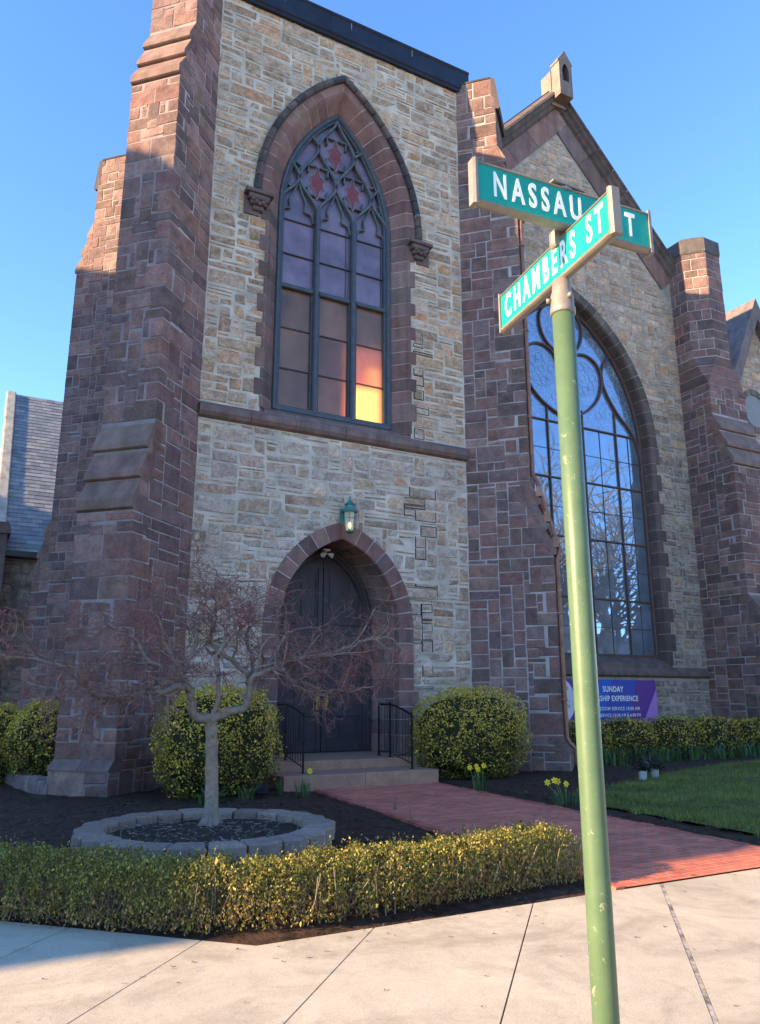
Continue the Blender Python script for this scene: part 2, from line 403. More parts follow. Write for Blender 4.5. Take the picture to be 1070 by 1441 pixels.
def wall_with_holes(F, outer, holes, d=0.0):
    bm = bmesh.new(); edges = []
    for loop in [outer] + holes:
        vs = [bm.verts.new(F(u, v, d)) for u, v in loop]
        edges += [bm.edges.new((vs[i], vs[(i + 1) % len(vs)])) for i in range(len(vs))]
    bmesh.ops.triangle_fill(bm, use_beauty=True, use_dissolve=False, edges=edges, normal=F.N)
    bm.verts.index_update(); V = [tuple(v.co) for v in bm.verts]; Fc = [tuple(v.index for v in f.verts) for f in bm.faces]; bm.free()
    return V, Fc

def voussoirs(mb, F, cx, zs, a, R, prof, n, rng, pal, gap=.02, sub=3, side=(1, -1)):
    """prof: (dr, depth) cross-section polygon swept round the arch in separate stones"""
    for s in side:
        T = math.acos((R - a) / R)
        for k in range(n):
            g = gap / R / 2
            t0, t1 = T * k / n + g, T * (k + 1) / n - (g if k < n - 1 else -.0)
            vs = []; m = len(prof)
            for q in range(sub + 1):
                t = t0 + (t1 - t0) * q / sub
                for dr, dp in prof:
                    if k == n - 1:
                        tm = math.acos(max(-1, min(1, (R - a) / (R + dr)))); tt = min(t0 + (tm - g * .5 - t0) * q / sub, tm - g * .5) if tm > t0 else tm - g * .5
                    else: tt = t
                    vs.append(F(cx + s * (a - R + (R + dr) * math.cos(tt)), zs + (R + dr) * math.sin(tt), dp))
            fs = [tuple(range(m)), tuple(range(sub * m, sub * m + m))[::-1]]
            for q in range(sub):
                for i in range(m):
                    fs.append((q * m + i, q * m + (i + 1) % m, (q + 1) * m + (i + 1) % m, (q + 1) * m + i))
            mb.add(vs, fs, vary(rng.choice(pal), rng))

def reveal_bed(mb, F, cx, z0, zs, a, R, off, d0, d1, col=(.30, .25, .23)):
    for s in (1, -1):
        P = [(cx + s * (a + off), z0)] + arch_side(cx, zs, a, R, s, 14, off); k = len(P)
        mb.add([F(*p, d0) for p in P] + [F(*p, d1) for p in P], [(i, i + 1, k + i + 1, k + i) for i in range(k - 1)], col)
        Q = [(cx + s * (a + off + .5), z0)] + arch_side(cx, zs, a, R, s, 14, off + .5)
        mb.add([F(*p, d0) for p in P] + [F(*p, d0) for p in Q], [(i, i + 1, k + i + 1, k + i) for i in range(k - 1)], col)
def joint_bed(F, cx, z0, zs, a, R, prof, parent, outs, col=(.50, .43, .40)):
    mb = MB(); pr = [(dr + .005 if i < len(prof) / 2 else dr - .004, dp - .007) for i, (dr, dp) in enumerate(prof)]
    voussoirs(mb, F, cx, zs, a, R, pr, 1, random.Random(1), [col], 0, 28)
    for s in (1, -1):
        m = len(pr); q = [(min(du, outs), dp) for du, dp in pr]
        vs = [F(cx + s * (a + du), z, dp) for z in (z0, zs) for du, dp in q]
        mb.add(vs, [(i, (i + 1) % m, m + (i + 1) % m, m + i) for i in range(m)], col)
    mb.build('joint_mortar', M['mortar'], parent)
def jamb(mb, F, cx, a, z0, z1, prof_fn, rng, pal, side, gap=.02, hs=(.28, .34, .4, .46)):
    """stones up a straight jamb: prof_fn(k) gives (du, depth) section, du measured outward from half-width a"""
    for k, (e, f) in enumerate(courses(z0, z1, rng, hs)):
        poly = prof_fn(k); m = len(poly)
        vs = [F(cx + side * (a + du), e + gap / 2, dp) for du, dp in poly] + [F(cx + side * (a + du), f - gap / 2, dp) for du, dp in poly]
        mb.add(vs, [tuple(range(m))[::-1], tuple(range(m, 2 * m))] + [(i, (i + 1) % m, m + (i + 1) % m, m + i) for i in range(m)], vary(rng.choice(pal), rng))

def bar(mb, F, pts, w_, d0, d1, col=(1, 1, 1)):
    """a flat-sided bar following a polyline in the wall plane"""
    n = len(pts); vs = []
    for i, (u, v) in enumerate(pts):
        p, q = pts[max(i - 1, 0)], pts[min(i + 1, n - 1)]
        tx, ty = q[0] - p[0], q[1] - p[1]; L = math.hypot(tx, ty) or 1; nx, ny = -ty / L * w_ / 2, tx / L * w_ / 2
        k = .55
        vs += [F(u - nx, v - ny, d0), F(u - nx, v - ny, d1 - w_ * .3), F(u - nx * k, v - ny * k, d1), F(u + nx * k, v + ny * k, d1), F(u + nx, v + ny, d1 - w_ * .3), F(u + nx, v + ny, d0)]
    fs = [(0, 1, 2, 3, 4, 5)]
    for i in range(n - 1):
        for k in range(6): fs.append((i * 6 + k, i * 6 + (k + 1) % 6, i * 6 + 6 + (k + 1) % 6, i * 6 + 6 + k))
    fs.append(tuple((n - 1) * 6 + k for k in range(6))[::-1])
    mb.add(vs, fs, col)
def scurve(p, q, n=10):
    return [(p[0] + (q[0] - p[0]) * (3 * t * t - 2 * t ** 3), p[1] + (q[1] - p[1]) * t) for t in [k / n for k in range(n + 1)]]
def smooth(pts, n=6, closed=False):
    P = list(pts); out = []; L = len(P)
    g = (lambda i: P[i % L]) if closed else (lambda i: P[max(0, min(L - 1, i))])
    for i in range(L if closed else L - 1):
        a, b, c, d = g(i - 1), g(i), g(i + 1), g(i + 2)
        for k in range(n):
            t = k / n
            out.append(tuple(.5 * (2 * b[q] + (c[q] - a[q]) * t + (2 * a[q] - 5 * b[q] + 4 * c[q] - d[q]) * t * t + (3 * b[q] - a[q] - 3 * c[q] + d[q]) * t ** 3) for q in range(len(b))))
    out.append(P[0] if closed else P[-1]); return out

# ================================================================== THE CHURCH
K = math.sqrt(.5)
church = empty('stone_church', (7.5, 15.7, 0), 'brown and tan stone church with square corner tower, pointed windows and steep gabled nave', 'church')
XL, XR, Y0, ZT = 4.02, 10.95, 15.7, 18.75       # visible width of the tower front between its diagonal buttresses
TL, TR, YB = 3.17, 11.80, 24.05                 # true corners of the tower
FF = Frame((0, Y0, 0), (1, 0, 0), (0, -1, 0))   # tower front: u = X, v = Z
WX, WZS, WA, WR = 7.35, 13.45, 1.57, 4.25       # big tower window (glazing opening)
DX, DZS, DA, DR = 7.47, 3.2, 1.46, 2.04         # doorway (front edge of the reveal)

# ---- tower walls
mb = MB()
win_hole = arch_loop(WX, 7.7, WZS, WA + .40, WR + .40); door_hole = arch_loop(DX, .0, DZS, DA + .2, DR + .2)
V, Fc = wall_with_holes(FF, [(TL, 0), (TR, 0), (TR, ZT + .3), (TL, ZT + .3)], [win_hole, door_hole])
mb.add(V, Fc, (.58, .495, .40))
mb.add([(TL, Y0, 0), (TL, YB, 0), (TL, YB, ZT + .3), (TL, Y0, ZT + .3), (TR, Y0, 0), (TR, YB, 0), (TR, YB, ZT + .3), (TR, Y0, ZT + .3)],
       [(0, 3, 2, 1), (4, 5, 6, 7), (1, 2, 6, 5), (3, 7, 6, 2)], (.58, .495, .40))
tower = mb.build('tower_wall', M['mortar'], church)
mb = MB(); dk = MB(); rng = random.Random(3)
def tower_mask(u, v):
    if u < XL - .02 or u > XR + .02: return False
    if 7.55 < v < 7.9: return False
    if v > 7.7 and in_arch(u - WX, v, WZS, WA + .60, WR + .60) and (v > 12.9 or abs(u - WX) < WA + .42): return False
    if in_arch(u - DX, v, DZS, DA + .34, DR + .34): return False
    return True
def tower_pick(u, v):
    return rng.choice(TAN if v > 7.8 + rng.uniform(-.2, .2) else PALE if rng.random() < .8 else TAN)
crack = lambda u, v: (9.25 < u < 9.8 and 1.6 < v < 6.7) or (9.3 < u < 9.75 and 7.9 < v < 11.6)
stone_wall(mb, FF, XL, XR, .0, ZT, .155, .095, TAN, rng, tower_mask, (2, 2, 3, 4, 4, 5, 6, 7), (1, 1, 2, 2, 3, 3, 4), .042, .008, .022, .016, pick=tower_pick, dark=(dk, crack), b=.02)
rub = mb.build('rubble_stones', M['tan'], tower); dk.build('dark_pointing', M['tintmat'], tower)
# side and rear walls seen from a step aside
mb = MB(); rng = random.Random(5)
for F, L in ((Frame((TL, YB, 0), (0, -1, 0), (-1, 0, 0)), YB - Y0), (Frame((TR, Y0, 0), (0, 1, 0), (1, 0, 0)), YB - Y0)):
    stone_wall(mb, F, .85, L - .85, 0, ZT, .2, .13, TAN, rng, None, (2, 3, 4, 5), (1, 2, 3), .034, .014, .01, .012)
mb.build('side_rubble_stones', M['tan'], tower)

# ---- string course and window sill
mb = MB()
nb = 6
for k in range(nb):
    a, b = XL - .02 + (XR + .04 - XL) * k / nb, XL - .02 + (XR + .04 - XL) * (k + 1) / nb - .012
    mb.prism(lambda p, q, t: FF(t, q, p), [(-.05, 7.5), (.10, 7.56), (.16, 7.64), (.16, 7.76), (.13, 7.79), (-.05, 7.93)], a, b, vary((.20, .135, .12), rng, .08))
mb.build('string_course', M['trim'], church)

# ---- big window of the tower
win = sub_empty('window', church); win['label'] = 'tall three-light traceried window of the tower with purple glass'
mb = MB(); rng = random.Random(11)
prof = [(-.02, -.36), (.30, -.02), (.36, .03), (.58, .03), (.58, -.06), (0, -.42)]
voussoirs(mb, FF, WX, WZS, WA, WR, prof, 11, rng, RED[:5], .022)
for s in (1, -1):
    jamb(mb, FF, WX, WA, 8.0, WZS, lambda k: [(-.02, -.36), (.30, -.02), (.34, .03), ((.42, .56)[k % 2], .03), ((.42, .56)[k % 2], -.06), (0, -.42)], rng, BROWN, s)
mb.prism(lambda p, q, t: FF(t, q, p), [(-.5, 8.16), (-.36, 8.15), (.02, 7.93), (.02, 7.80), (-.5, 7.80)], WX - WA - .3, WX + WA + .3, (.19, .13, .115))
reveal_bed(mb, FF, WX, 7.8, WZS, WA, WR, .31, -.07, -.5); reveal_bed(mb, FF, WX, 7.8, WZS, WA, WR, .012, -.4, -.5)
mb.build('window_surround', M['trim'], win); joint_bed(FF, WX, 8.0, WZS, WA, WR, prof, win, .40)
mb = MB()
voussoirs(mb, FF, WX, WZS, WA + .59, WR + .59, [(0, -.05), (0, .10), (.04, .15), (.10, .16), (.16, .11), (.18, -.05)], 13, rng, [(.06, .055, .055), (.085, .07, .065), (.05, .047, .05), (.11, .08, .075)], .02)
for s in (1, -1): jamb(mb, FF, WX, WA + .59, 13.32, WZS, lambda k: [(0, -.05), (0, .10), (.04, .15), (.10, .16), (.16, .11), (.18, -.05)], rng, [(.07, .06, .06)], s)
mb.build('hood_mould', M['dark_stone'], win)
for s in (1, -1):
    mb = MB(); c = WX + s * (WA + .66)
    mb.fbox(FF, c - .34, c + .34, 13.24, 13.34, -.03, .26, (.14, .10, .095), .02)
    for k, (hw, z0, z1, d) in enumerate(((.26, 13.1, 13.24, .22), (.2, 12.98, 13.1, .19), (.13, 12.86, 12.98, .14))):
        mb.fbox(FF, c - hw, c + hw, z0, z1, -.03, d, (.13, .095, .09), .03)
    for q in range(5): mb.lathe(FF(c - .16 + .08 * q, 13.08 - .05 * (2 - abs(q - 2)), .2), [(.002, -.05), (.04, -.03), (.05, 0), (.03, .04), (.002, .05)], 8, (.15, .11, .10))
    mb.fbox(FF, c - .33 if s < 0 else c - .05, c + .05 if s < 0 else c + .33, 12.75, 13.24, -.03, .05, (.16, .11, .10), .01)
    mb.build('corbel', M['trim'], win)
# frame, mullions and tracery
mb = MB()
for dr, w_, d1 in ((-.045, .12, -.28), (-.13, .07, -.34)):
    loop = [(WX - WA - dr, 8.14)] + [(WX - WA - dr, WZS)] + arch_side(WX, WZS, WA, WR, -1, 14, dr)[1:]
    loop2 = [(WX + WA + dr, 8.14)] + [(WX + WA + dr, WZS)] + arch_side(WX, WZS, WA, WR, 1, 14, dr)[1:]
    loop[0] = (WX - WA - dr, 8.14); bar(mb, FF, [(2 * WX - u, v) for u, v in loop2], w_, -.5, d1); bar(mb, FF, loop2, w_, -.5, d1)
mb.fbox(FF, WX - WA, WX + WA, 8.12, 8.27, -.5, -.29, bev=.02)
m1, m2 = WX - .51, WX + .51
for x in (m1, m2): bar(mb, FF, [(x, 8.2), (x, 13.65)], .13, -.5, -.27)
for i in range(3):
    x0, x1 = (WX - WA, m1, m2)[i], (m1, m2, WX + WA)[i]
    mb.fbox(FF, x0 + .08, x1 - .06, 11.33, 11.45, -.5, -.33, bev=.02)
    for q, (a, b) in enumerate(((x0 + .07, x0 + .12), (x1 - .11, x1 - .06))): mb.fbox(FF, a, b, 8.25, 11.35, -.5, -.37)
frame = mb.build('frame', M['frame'], win)
mb = MB()
Nn = [(WX - 1.03, 14.5), (WX, 14.55), (WX + 1.03, 14.5)]; M2 = [(WX - .51, 15.58), (WX + .51, 15.58)]; M1 = [(m1, 13.62), (m2, 13.62)]; ap = (WX, 16.62)
segs = [((WX - WA, 13.62), Nn[0]), (M1[0], Nn[0]), (M1[0], Nn[1]), (M1[1], Nn[1]), (M1[1], Nn[2]), ((WX + WA, 13.62), Nn[2]),
        (Nn[0], M2[0]), (Nn[1], M2[0]), (Nn[1], M2[1]), (Nn[2], M2[1]), (M2[0], ap), (M2[1], ap), (Nn[0], (WX - 1.33, 15.1)), (Nn[2], (WX + 1.33, 15.1)), (M2[0], (WX - .86, 16.0)), (M2[1], (WX + .86, 16.0))]
for p, q in segs: bar(mb, FF, scurve(p, q), .07, -.5, -.31)
def cusp(x, z, dx, dz, L=.17):
    n = math.hypot(dx, dz); dx, dz = dx / n, dz / n
    for sgn in (1, -1):
        bar(mb, FF, smooth([(x, z), (x + dx * L * .5 + dz * L * .35 * sgn, z + dz * L * .5 - dx * L * .35 * sgn), (x + dx * L + dz * L * .95 * sgn, z + dz * L - dx * L * .95 * sgn)][::1], 4), .045, -.5, -.35)
for cx_, cz in ((m1, 14.55), (m2, 14.55), (WX, 15.55)):
    for a, b in ((-.27, -.42), (.27, -.42), (-.27, .42), (.27, .42)): cusp(cx_ + a * 1.08, cz + b * 1.05, -a, -b * .6)
for x0, x1 in ((WX - WA, m1), (m1, m2), (m2, WX + WA)):
    c = (x0 + x1) / 2
    for s in (1, -1): bar(mb, FF, smooth([(c + s * .44, 13.3), (c + s * .36, 13.52), (c + s * .2, 13.58), (c + s * .22, 13.8), (c + s * .1, 14.1), (c, 14.35)], 5), .05, -.5, -.36)
for s in (1, -1):
    cusp(WX + s * 1.38, 14.25, -s * 1, .2, .15); cusp(WX + s * 1.18, 14.95, -s * .8, .3, .15); cusp(WX + s * .74, 15.9, -s, .3, .15)
mb.build('tracery', M['tracery'], win)
mb = MB(); rng = random.Random(12)
for i in range(3):                                     # lower sashes, each pane its own tilt
    x0, x1 = (WX - WA, m1, m2)[i] + .02, (m1, m2, WX + WA)[i] - .02
    for z0, z1 in ((8.2, 9.25), (9.25, 10.3), (10.3, 11.4)):
        t = [rng.uniform(-.006, .006) for _ in range(4)]
        f = rng.uniform(.8, 1.2)
        mb.add([FF(x0, z0, -.44 + t[0]), FF(x1, z0, -.44 + t[1]), FF(x1, z1, -.44 + t[2]), FF(x0, z1, -.44 + t[3])], [(0, 1, 2, 3)], (f, f, f))
mb.build('brown_panes', M['glass_warm'], win)
mb = MB()
loop = arch_loop(WX, 11.4, WZS, WA, WR, 10)
V, Fc = wall_with_holes(FF, loop, [], -.45); mb.add(V, Fc, (1, 1, 1.001))
mb.build('purple_panes', M['glass_tower'], win)
mb = MB()
for i in range(3):
    x0, x1 = (WX - WA, m1, m2)[i] + .06, (m1, m2, WX + WA)[i] - .06
    for z in (9.25, 10.3, 12.3, 13.25): mb.fbox(FF, x0, x1, z - .013, z + .013, -.47, -.405)
    if i: mb.fbox(FF, x0 + .78, x0 + .79, 11.45, 13.5, -.47, -.43)
mb.build('lead_bars', M['lead'], win)
mb = MB()
for cx_, cz in ((m1, 14.55), (m2, 14.55), (WX, 15.55)):
    P = [(0, -.42), (.09, -.2), (.2, -.12), (.15, 0), (.2, .12), (.09, .2), (0, .42), (-.09, .2), (-.2, .12), (-.15, 0), (-.2, -.12), (-.09, -.2)]
    mb.prism(lambda p, q, t: FF(cx_ + p, cz + q, t), P, -.445, -.435, (.15, .05, .06))
    mb.prism(lambda p, q, t: FF(cx_ + p, cz + q, t), [(math.cos(k * .5236) * .11, math.sin(k * .5236) * .11) for k in range(12)], -.445, -.43, (.19, .035, .05))
mb.build('red_glass', M['tintmat'], win)
mb = MB()
for cx_, cz in ((m1, 14.55), (m2, 14.55), (WX, 15.55)):
    P = [(0, -.5), (.09, -.21), (.21, -.13), (.16, 0), (.21, .13), (.09, .21), (0, .5), (-.09, .21), (-.21, .13), (-.16, 0), (-.21, -.13), (-.09, -.21), (0, -.5)]
    bar(mb, FF, [(cx_ + a, cz + b) for a, b in P], .022, -.445, -.42, (.28, .19, .20))
mb.build('red_glass_lead', M['tintmat'], win)
mb = MB()                                               # emissive panels added for the yellow, amber and rose glow; room wall behind
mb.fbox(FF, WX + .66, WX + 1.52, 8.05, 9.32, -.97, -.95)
inner = mb.build('glow_panel', M['window_glow'], win); inner['label'] = 'emissive yellow panel added inside the tower for the window glow'
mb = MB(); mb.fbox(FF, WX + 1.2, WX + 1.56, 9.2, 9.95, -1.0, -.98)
mb.build('glow_panel', emit_mat('amber_glow', (1, .42, .14), .8), win)
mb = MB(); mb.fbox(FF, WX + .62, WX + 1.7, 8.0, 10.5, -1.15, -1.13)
mb.build('glow_panel', emit_mat('rose_glow', (.60, .20, .15), .5), win)
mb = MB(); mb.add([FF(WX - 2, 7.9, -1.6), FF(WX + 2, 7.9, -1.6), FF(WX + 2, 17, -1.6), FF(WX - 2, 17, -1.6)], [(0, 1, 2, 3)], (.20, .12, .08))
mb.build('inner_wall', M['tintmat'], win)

# ---- doorway
door = sub_empty('doorway', church)
mb = MB(); rng = random.Random(21)
voussoirs(mb, FF, DX, DZS, DA, DR, [(0, -.2), (0, .03), (.02, .05), (.38, .05), (.38, -.06), (.2, -.2)], 8, rng, RED[:5], .022)
for s in (1, -1):
    jamb(mb, FF, DX, DA, .42, DZS, lambda k: [(0, -.2), (0, .03), (.02, .05), ((.38, .50)[k % 2] if k < 5 else .38, .05), ((.38, .50)[k % 2] if k < 5 else .38, -.06), (.2, -.2)], rng, RED[:5] + BROWN, s)
mb.build('arch_surround', M['trim'], door); joint_bed(FF, DX, .42, DZS, DA, DR, [(0, -.2), (0, .03), (.02, .05), (.38, .05), (.38, -.06), (.2, -.2)], door, .37)
mb = MB()                                               # splayed reveal of big stones
BA, BZ, BR, BD = 1.24, 3.45, 1.78, -.95
n = 8; gap = .02
for s in (1, -1):
    T1 = math.acos((DR - DA) / DR); T2 = math.acos((BR - BA) / BR)
    fr = lambda t: (DX + s * (DA - DR + DR * math.cos(T1 * t)), DZS + DR * math.sin(T1 * t)); bk = lambda t: (7.45 + s * (BA - BR + BR * math.cos(T2 * t)), BZ + BR * math.sin(T2 * t))
    for k in range(n):
        cuts = [(-.2, BD)] if k % 2 else [(-.2, -.55), (-.55, BD)]
        for d0, d1 in cuts:
            t0, t1 = (k + .04) / n, (k + 1 - .04) / n; vs = []
            for q in range(4):
                t = t0 + (t1 - t0) * q / 3
                for dd in (d0 - .01, d1 + .01):
                    m_ = (-.2 - dd) / (-.2 - BD); a, b = fr(t), bk(t); a2 = (a[0] + (b[0] - a[0]) * m_, a[1] + (b[1] - a[1]) * m_)
                    vs.append(FF(*a2, dd))
            mb.add(vs, [(2 * q, 2 * q + 1, 2 * q + 3, 2 * q + 2) for q in range(3)], vary(rng.choice(BROWN), rng))
    for e, f in courses(.42, DZS, rng, (.34, .4, .46)):
        cuts = [(-.2, -.5), (-.5, BD)] if rng.random() < .6 else [(-.2, -.7), (-.7, BD)]
        for d0, d1 in cuts:
            vs = []
            for dd in (d0 - .01, d1 + .01):
                m_ = (-.2 - dd) / (-.2 - BD); a = DX + s * DA; b = 7.45 + s * BA; x = a + (b - a) * m_
                zt = lambda z: z if z < DZS - .01 else DZS + (BZ - DZS) * m_
                vs += [FF(x, e + .01, dd), FF(x, zt(f) - .01, dd)]
            mb.add(vs, [(0, 1, 3, 2)], vary(rng.choice(BROWN + RED), rng))
mb.build('reveal_stones', M['trim'], door)
mb = MB()                                               # mortar bed behind the reveal stones
for s in (1, -1):
    P1 = [(DX + s * (DA + .015), .3), (DX + s * (DA + .015), DZS)] + arch_side(DX, DZS, DA, DR, s, 12, .015)[1:]
    P2 = [(7.45 + s * (BA + .015), .3), (7.45 + s * (BA + .015), BZ)] + arch_side(7.45, BZ, BA, BR, s, 12, .015)[1:]
    vs = [FF(*p, -.15) for p in P1] + [FF(*p, BD - .1) for p in P2]; k = len(P1)
    mb.add(vs, [(i, i + 1, k + i + 1, k + i) for i in range(k - 1)], (.36, .31, .29))
mb.build('reveal_mortar', M['mortar'], door)
mb = MB()
for s in (1, -1):
    for dr, w_, d in ((-.05, .12, -.86), (-.14, .08, -.9)):
        bar(mb, FF, [(7.45 + s * (BA + dr), .43), (7.45 + s * (BA + dr), BZ)] + arch_side(7.45, BZ, BA, BR, s, 12, dr)[1:], w_, -1.05, d)
mb.build('door_frame', M['door'], door)
for s in (1, -1):
    mb = MB()
    side = arch_side(7.45, BZ, BA - .1, BR - .1, s, 10)
    poly = [(7.45 + s * .008, .445), (7.45 + s * (BA - .1), .445)] + side + [(7.45 + s * .008, side[-1][1])]
    if s < 0: poly = poly[::-1]
    mb.prism(lambda p, q, t: FF(p, q, t), poly, -1.06, -.985)
    # raised stiles, rails and a planked arched panel
    for a, b in ((.01, .13), (BA - .26, BA - .13)):
        ztop = 4.0 if b > 1 else 4.6
        mb.fbox(FF, *sorted((7.45 + s * a, 7.45 + s * b)), .45, ztop, -.985, -.955, bev=.008)
    for z0, z1 in ((.45, .72), (1.22, 1.42), (2.5, 2.68), (3.3, 3.46)): mb.fbox(FF, *sorted((7.45 + s * .134, 7.45 + s * (BA - .264))), z0, z1, -.985, -.957, bev=.008)
    for k in range(3):
        x = .134 + k * .36
        if k: mb.fbox(FF, *sorted((7.45 + s * (x - .03), 7.45 + s * (x + .03))), .723, 1.217, -.985, -.96, bev=.006)
        mb.fbox(FF, *sorted((7.45 + s * (x + .03), 7.45 + s * (x + .06))), 3.463, 4.45 - k * .25, -.985, -.965, bev=.006)
        mb.fbox(FF, *sorted((7.45 + s * (x + .17), 7.45 + s * (x + .19))), 1.423, 2.497, -.985, -.972, bev=.004)
    mb.build('door_leaf', M['door'], door)
for s in (1, -1):
    mb = MB(); x = 7.45 + s * .11
    mb.fbox(FF, x - .035, x + .035, 1.36, 1.74, -.955, -.935, bev=.006)
    mb.tube([FF(x, 1.42, -.94), FF(x, 1.43, -.87), FF(x, 1.5, -.85), FF(x, 1.6, -.85), FF(x, 1.67, -.87), FF(x, 1.68, -.94)], .013, 8)
    mb.build('door_handle', M['brass'], door)

# ---- parapet flashing of the tower
mb = MB(); rng = random.Random(4)
for k in range(5):
    a, b = XL - .1 + (11.33 - XL + .1) * k / 5, XL - .1 + (11.33 - XL + .1) * (k + 1) / 5 - .006
    mb.prism(lambda p, q, t: FF(t, q, p), [(-.3, 18.72), (.10, 18.72), (.10, 18.80), (.14, 18.83), (.14, 19.36), (.17, 19.40), (.17, 19.46), (-.3, 19.52)], a, b)
fa = mb.build('parapet_flashing', M['fascia'], church)
mb = MB()
for x in (5.6, 7.5, 9.4): mb.fbox(FF, x - .012, x + .012, 19.15, 19.36, .14, .155)
mb.build('seam_clip', M['signmetal'], fa)
mb = MB(); mb.box(TL, TR, Y0 + .3, YB, 19.0, 19.3); mb.build('tower_roof', M['fascia'], church)

# ---- diagonal buttresses
def setoff(parent, F, w0, w1, hi, lo, rng, col=(.215, .138, .112), n=3, over=.07):
    (s0, z0), (s1, z1) = hi, lo
    for k in range(n):
        sa, za = s0 + (s1 - s0) * k / n, z0 + (z1 - z0) * k / n
        sb, zb = s0 + (s1 - s0) * (k + 1) / n, z0 + (z1 - z0) * (k + 1) / n
        h = (z0 - z1) / n; nose = .12 if k < n - 1 else .2
        poly = [(sa - .25, za), (sa - .02, za), (sb + over, zb + nose), (sb + over + .01, zb + .02), (sb + over - .02, zb - .0), (sb - .06, zb - .03), (sa - .25, zb - .03)]
        mb = MB(); mb.prism(lambda p, q, t: F(t, q, p), poly, w0 - .006 - .002 * k, w1 + .006 + .002 * k, vary(col, rng, .1)); mb.build('weathering_slab', M['trim'], parent)

def buttress(J, es, ew, seed, prof, setoffs, label=None, zcap=None, W=1.2, pal_side=RED, pal_front=BROWN, dark_front=True, cu=.15, cv=.11, mort=(.40, .345, .325)):
    rng = random.Random(seed); es, ew = Vector((*es, 0)), Vector((*ew, 0)); J = Vector((*J, 0))
    Fs = Frame(J, es, -ew)                          # near side: u = s outward
    Ff = lambda s: Frame(J + es * s, ew, es)        # front of a stage: u = across
    Fo = Frame(J + ew * W, es, ew)
    root = sub_empty('buttress', church)
    if label: root['label'] = label
    mb = MB()
    poly = [(-.9, 0)] + prof + [(-.9, prof[-1][1])]
    mb.prism(lambda p, q, t: Fs(p, q, -t), poly, 0, W, mort)
    if dark_front:
        for i in range(len(prof) - 1):
            (s0, z0), (s1, z1) = prof[i], prof[i + 1]
            mb.add([Ff(s0)(0, z0, .002), Ff(s0)(W, z0, .002), Ff(s1)(W, z1, .002), Ff(s1)(0, z1, .002)], [(0, 1, 2, 3)], (.27, .22, .215))
    core = mb.build('buttress_core', M['mortar'], root)
    mb = MB(); (pa, za), (pb, zb) = prof[1], prof[2]
    for q in range(2): mb.prism(lambda p, q_, t: Fs(p, q_, -t), [(pb - .2, zb + .02), (pb + .012, zb + .02), (pa + .03, za + .02), (pa + .03, za - .015), (pb - .2, za - .015)], W * q / 2 + (-.014 if q == 0 else .006), W * (q + 1) / 2 + (.014 if q else -.006), vary((.20, .135, .115), rng, .1))
    mb.build('plinth_course', M['trim'], root)
    mb = MB()
    def smax(z):
        for i in range(len(prof) - 1):
            (s0, z0), (s1, z1) = prof[i], prof[i + 1]
            if z0 <= z <= z1: return s0 + (s1 - s0) * (z - z0) / max(1e-6, z1 - z0)
        return prof[-1][0]
    # quoins at the outer edge, shared by side and front of each straight stage
    qz = []
    for i in range(len(prof) - 1):
        (s0, z0), (s1, z1) = prof[i], prof[i + 1]
        if abs(s0 - s1) > .05 or z1 - z0 < .6: continue
        for k, (e, f) in enumerate(courses(z0, z1, rng)):
            col = vary(rng.choice(pal_front + pal_side), rng); a = rng.choice((.5, .62, .75)) if k % 2 else rng.choice((.24, .3, .36)); b = rng.choice((.26, .34)) if k % 2 else rng.choice((.42, .52, .6))
            g = .0135; d = .011
            stone(mb, Fs, [(s0 - a + g, e + g), (s0 + d - .006, e + g), (s0 + d - .006, f - g), (s0 - a + g, f - g)], d, col, rng, .008)
            stone(mb, Fo, [(s0 - a + g, e + g), (s0 + d - .006, e + g), (s0 + d - .006, f - g), (s0 - a + g, f - g)], d, col, rng, .008)
            stone(mb, Ff(s0), [(-.012, e + g), (b - g, e + g), (b - g, f - g), (-.012, f - g)], d, col, rng, .008)
            stone(mb, Ff(s0), [(W - b + g, e + g), (W + .012, e + g), (W + .012, f - g), (W - b + g, f - g)], d, vary(rng.choice(pal_front), rng), rng, .008)
            qz.append((s0, e, f, a, b))
    ztop = prof[-1][1]; smx = max(p[0] for p in prof)
    planes = []
    def side_mask(u, v):
        m_ = smax(v)
        if u > m_ - .03: return False
        for s0, e, f, a, b in qz:
            if e <= v < f and u > s0 - a: return False
        return True
    # sloped upper edges are cut by their own line
    for F in (Fs, Fo):
        zc = [0]
        for i in range(len(prof) - 1):
            (s0, z0), (s1, z1) = prof[i], prof[i + 1]
            cl = []
            if abs(s0 - s1) > .05:
                a_, b_ = (z1 - z0), -(s1 - s0); L = math.hypot(a_, b_); a_, b_ = a_ / L, b_ / L; cl = [(a_, b_, a_ * s0 + b_ * z0 - .0)]
                mk = lambda u, v: u < max(s0, s1) + .1
                U1 = max(s0, s1)
            else:
                mk = side_mask; U1 = s0
            stone_wall(mb, F, 0, U1, z0, z1, cu, cv, pal_side, rng, mk, (2, 3, 3, 4, 4, 5), (2, 3, 3, 4), .027, .011, .009, .009, clip=cl)
    for i in range(len(prof) - 1):
        (s0, z0), (s1, z1) = prof[i], prof[i + 1]
        if abs(s0 - s1) > .05: continue
        def fm(u, v):
            for q0, e, f, a, b in qz:
                if abs(q0 - s0) < .01 and e <= v < f and (u < b or u > W - b): return False
            return True
        stone_wall(mb, Ff(s0), 0, W, z0, z1, cu, cv, pal_front, rng, fm, (2, 3, 3, 4, 4, 5), (2, 3, 3, 4), .025, .011, .009, .009)
    mb.build('ashlar_stones', M['brown'], root)
    for hi, lo, n_ in setoffs: setoff(root, lambda t, q, p: Fs(p, q, -t), 0, W, hi, lo, rng, n=n_)
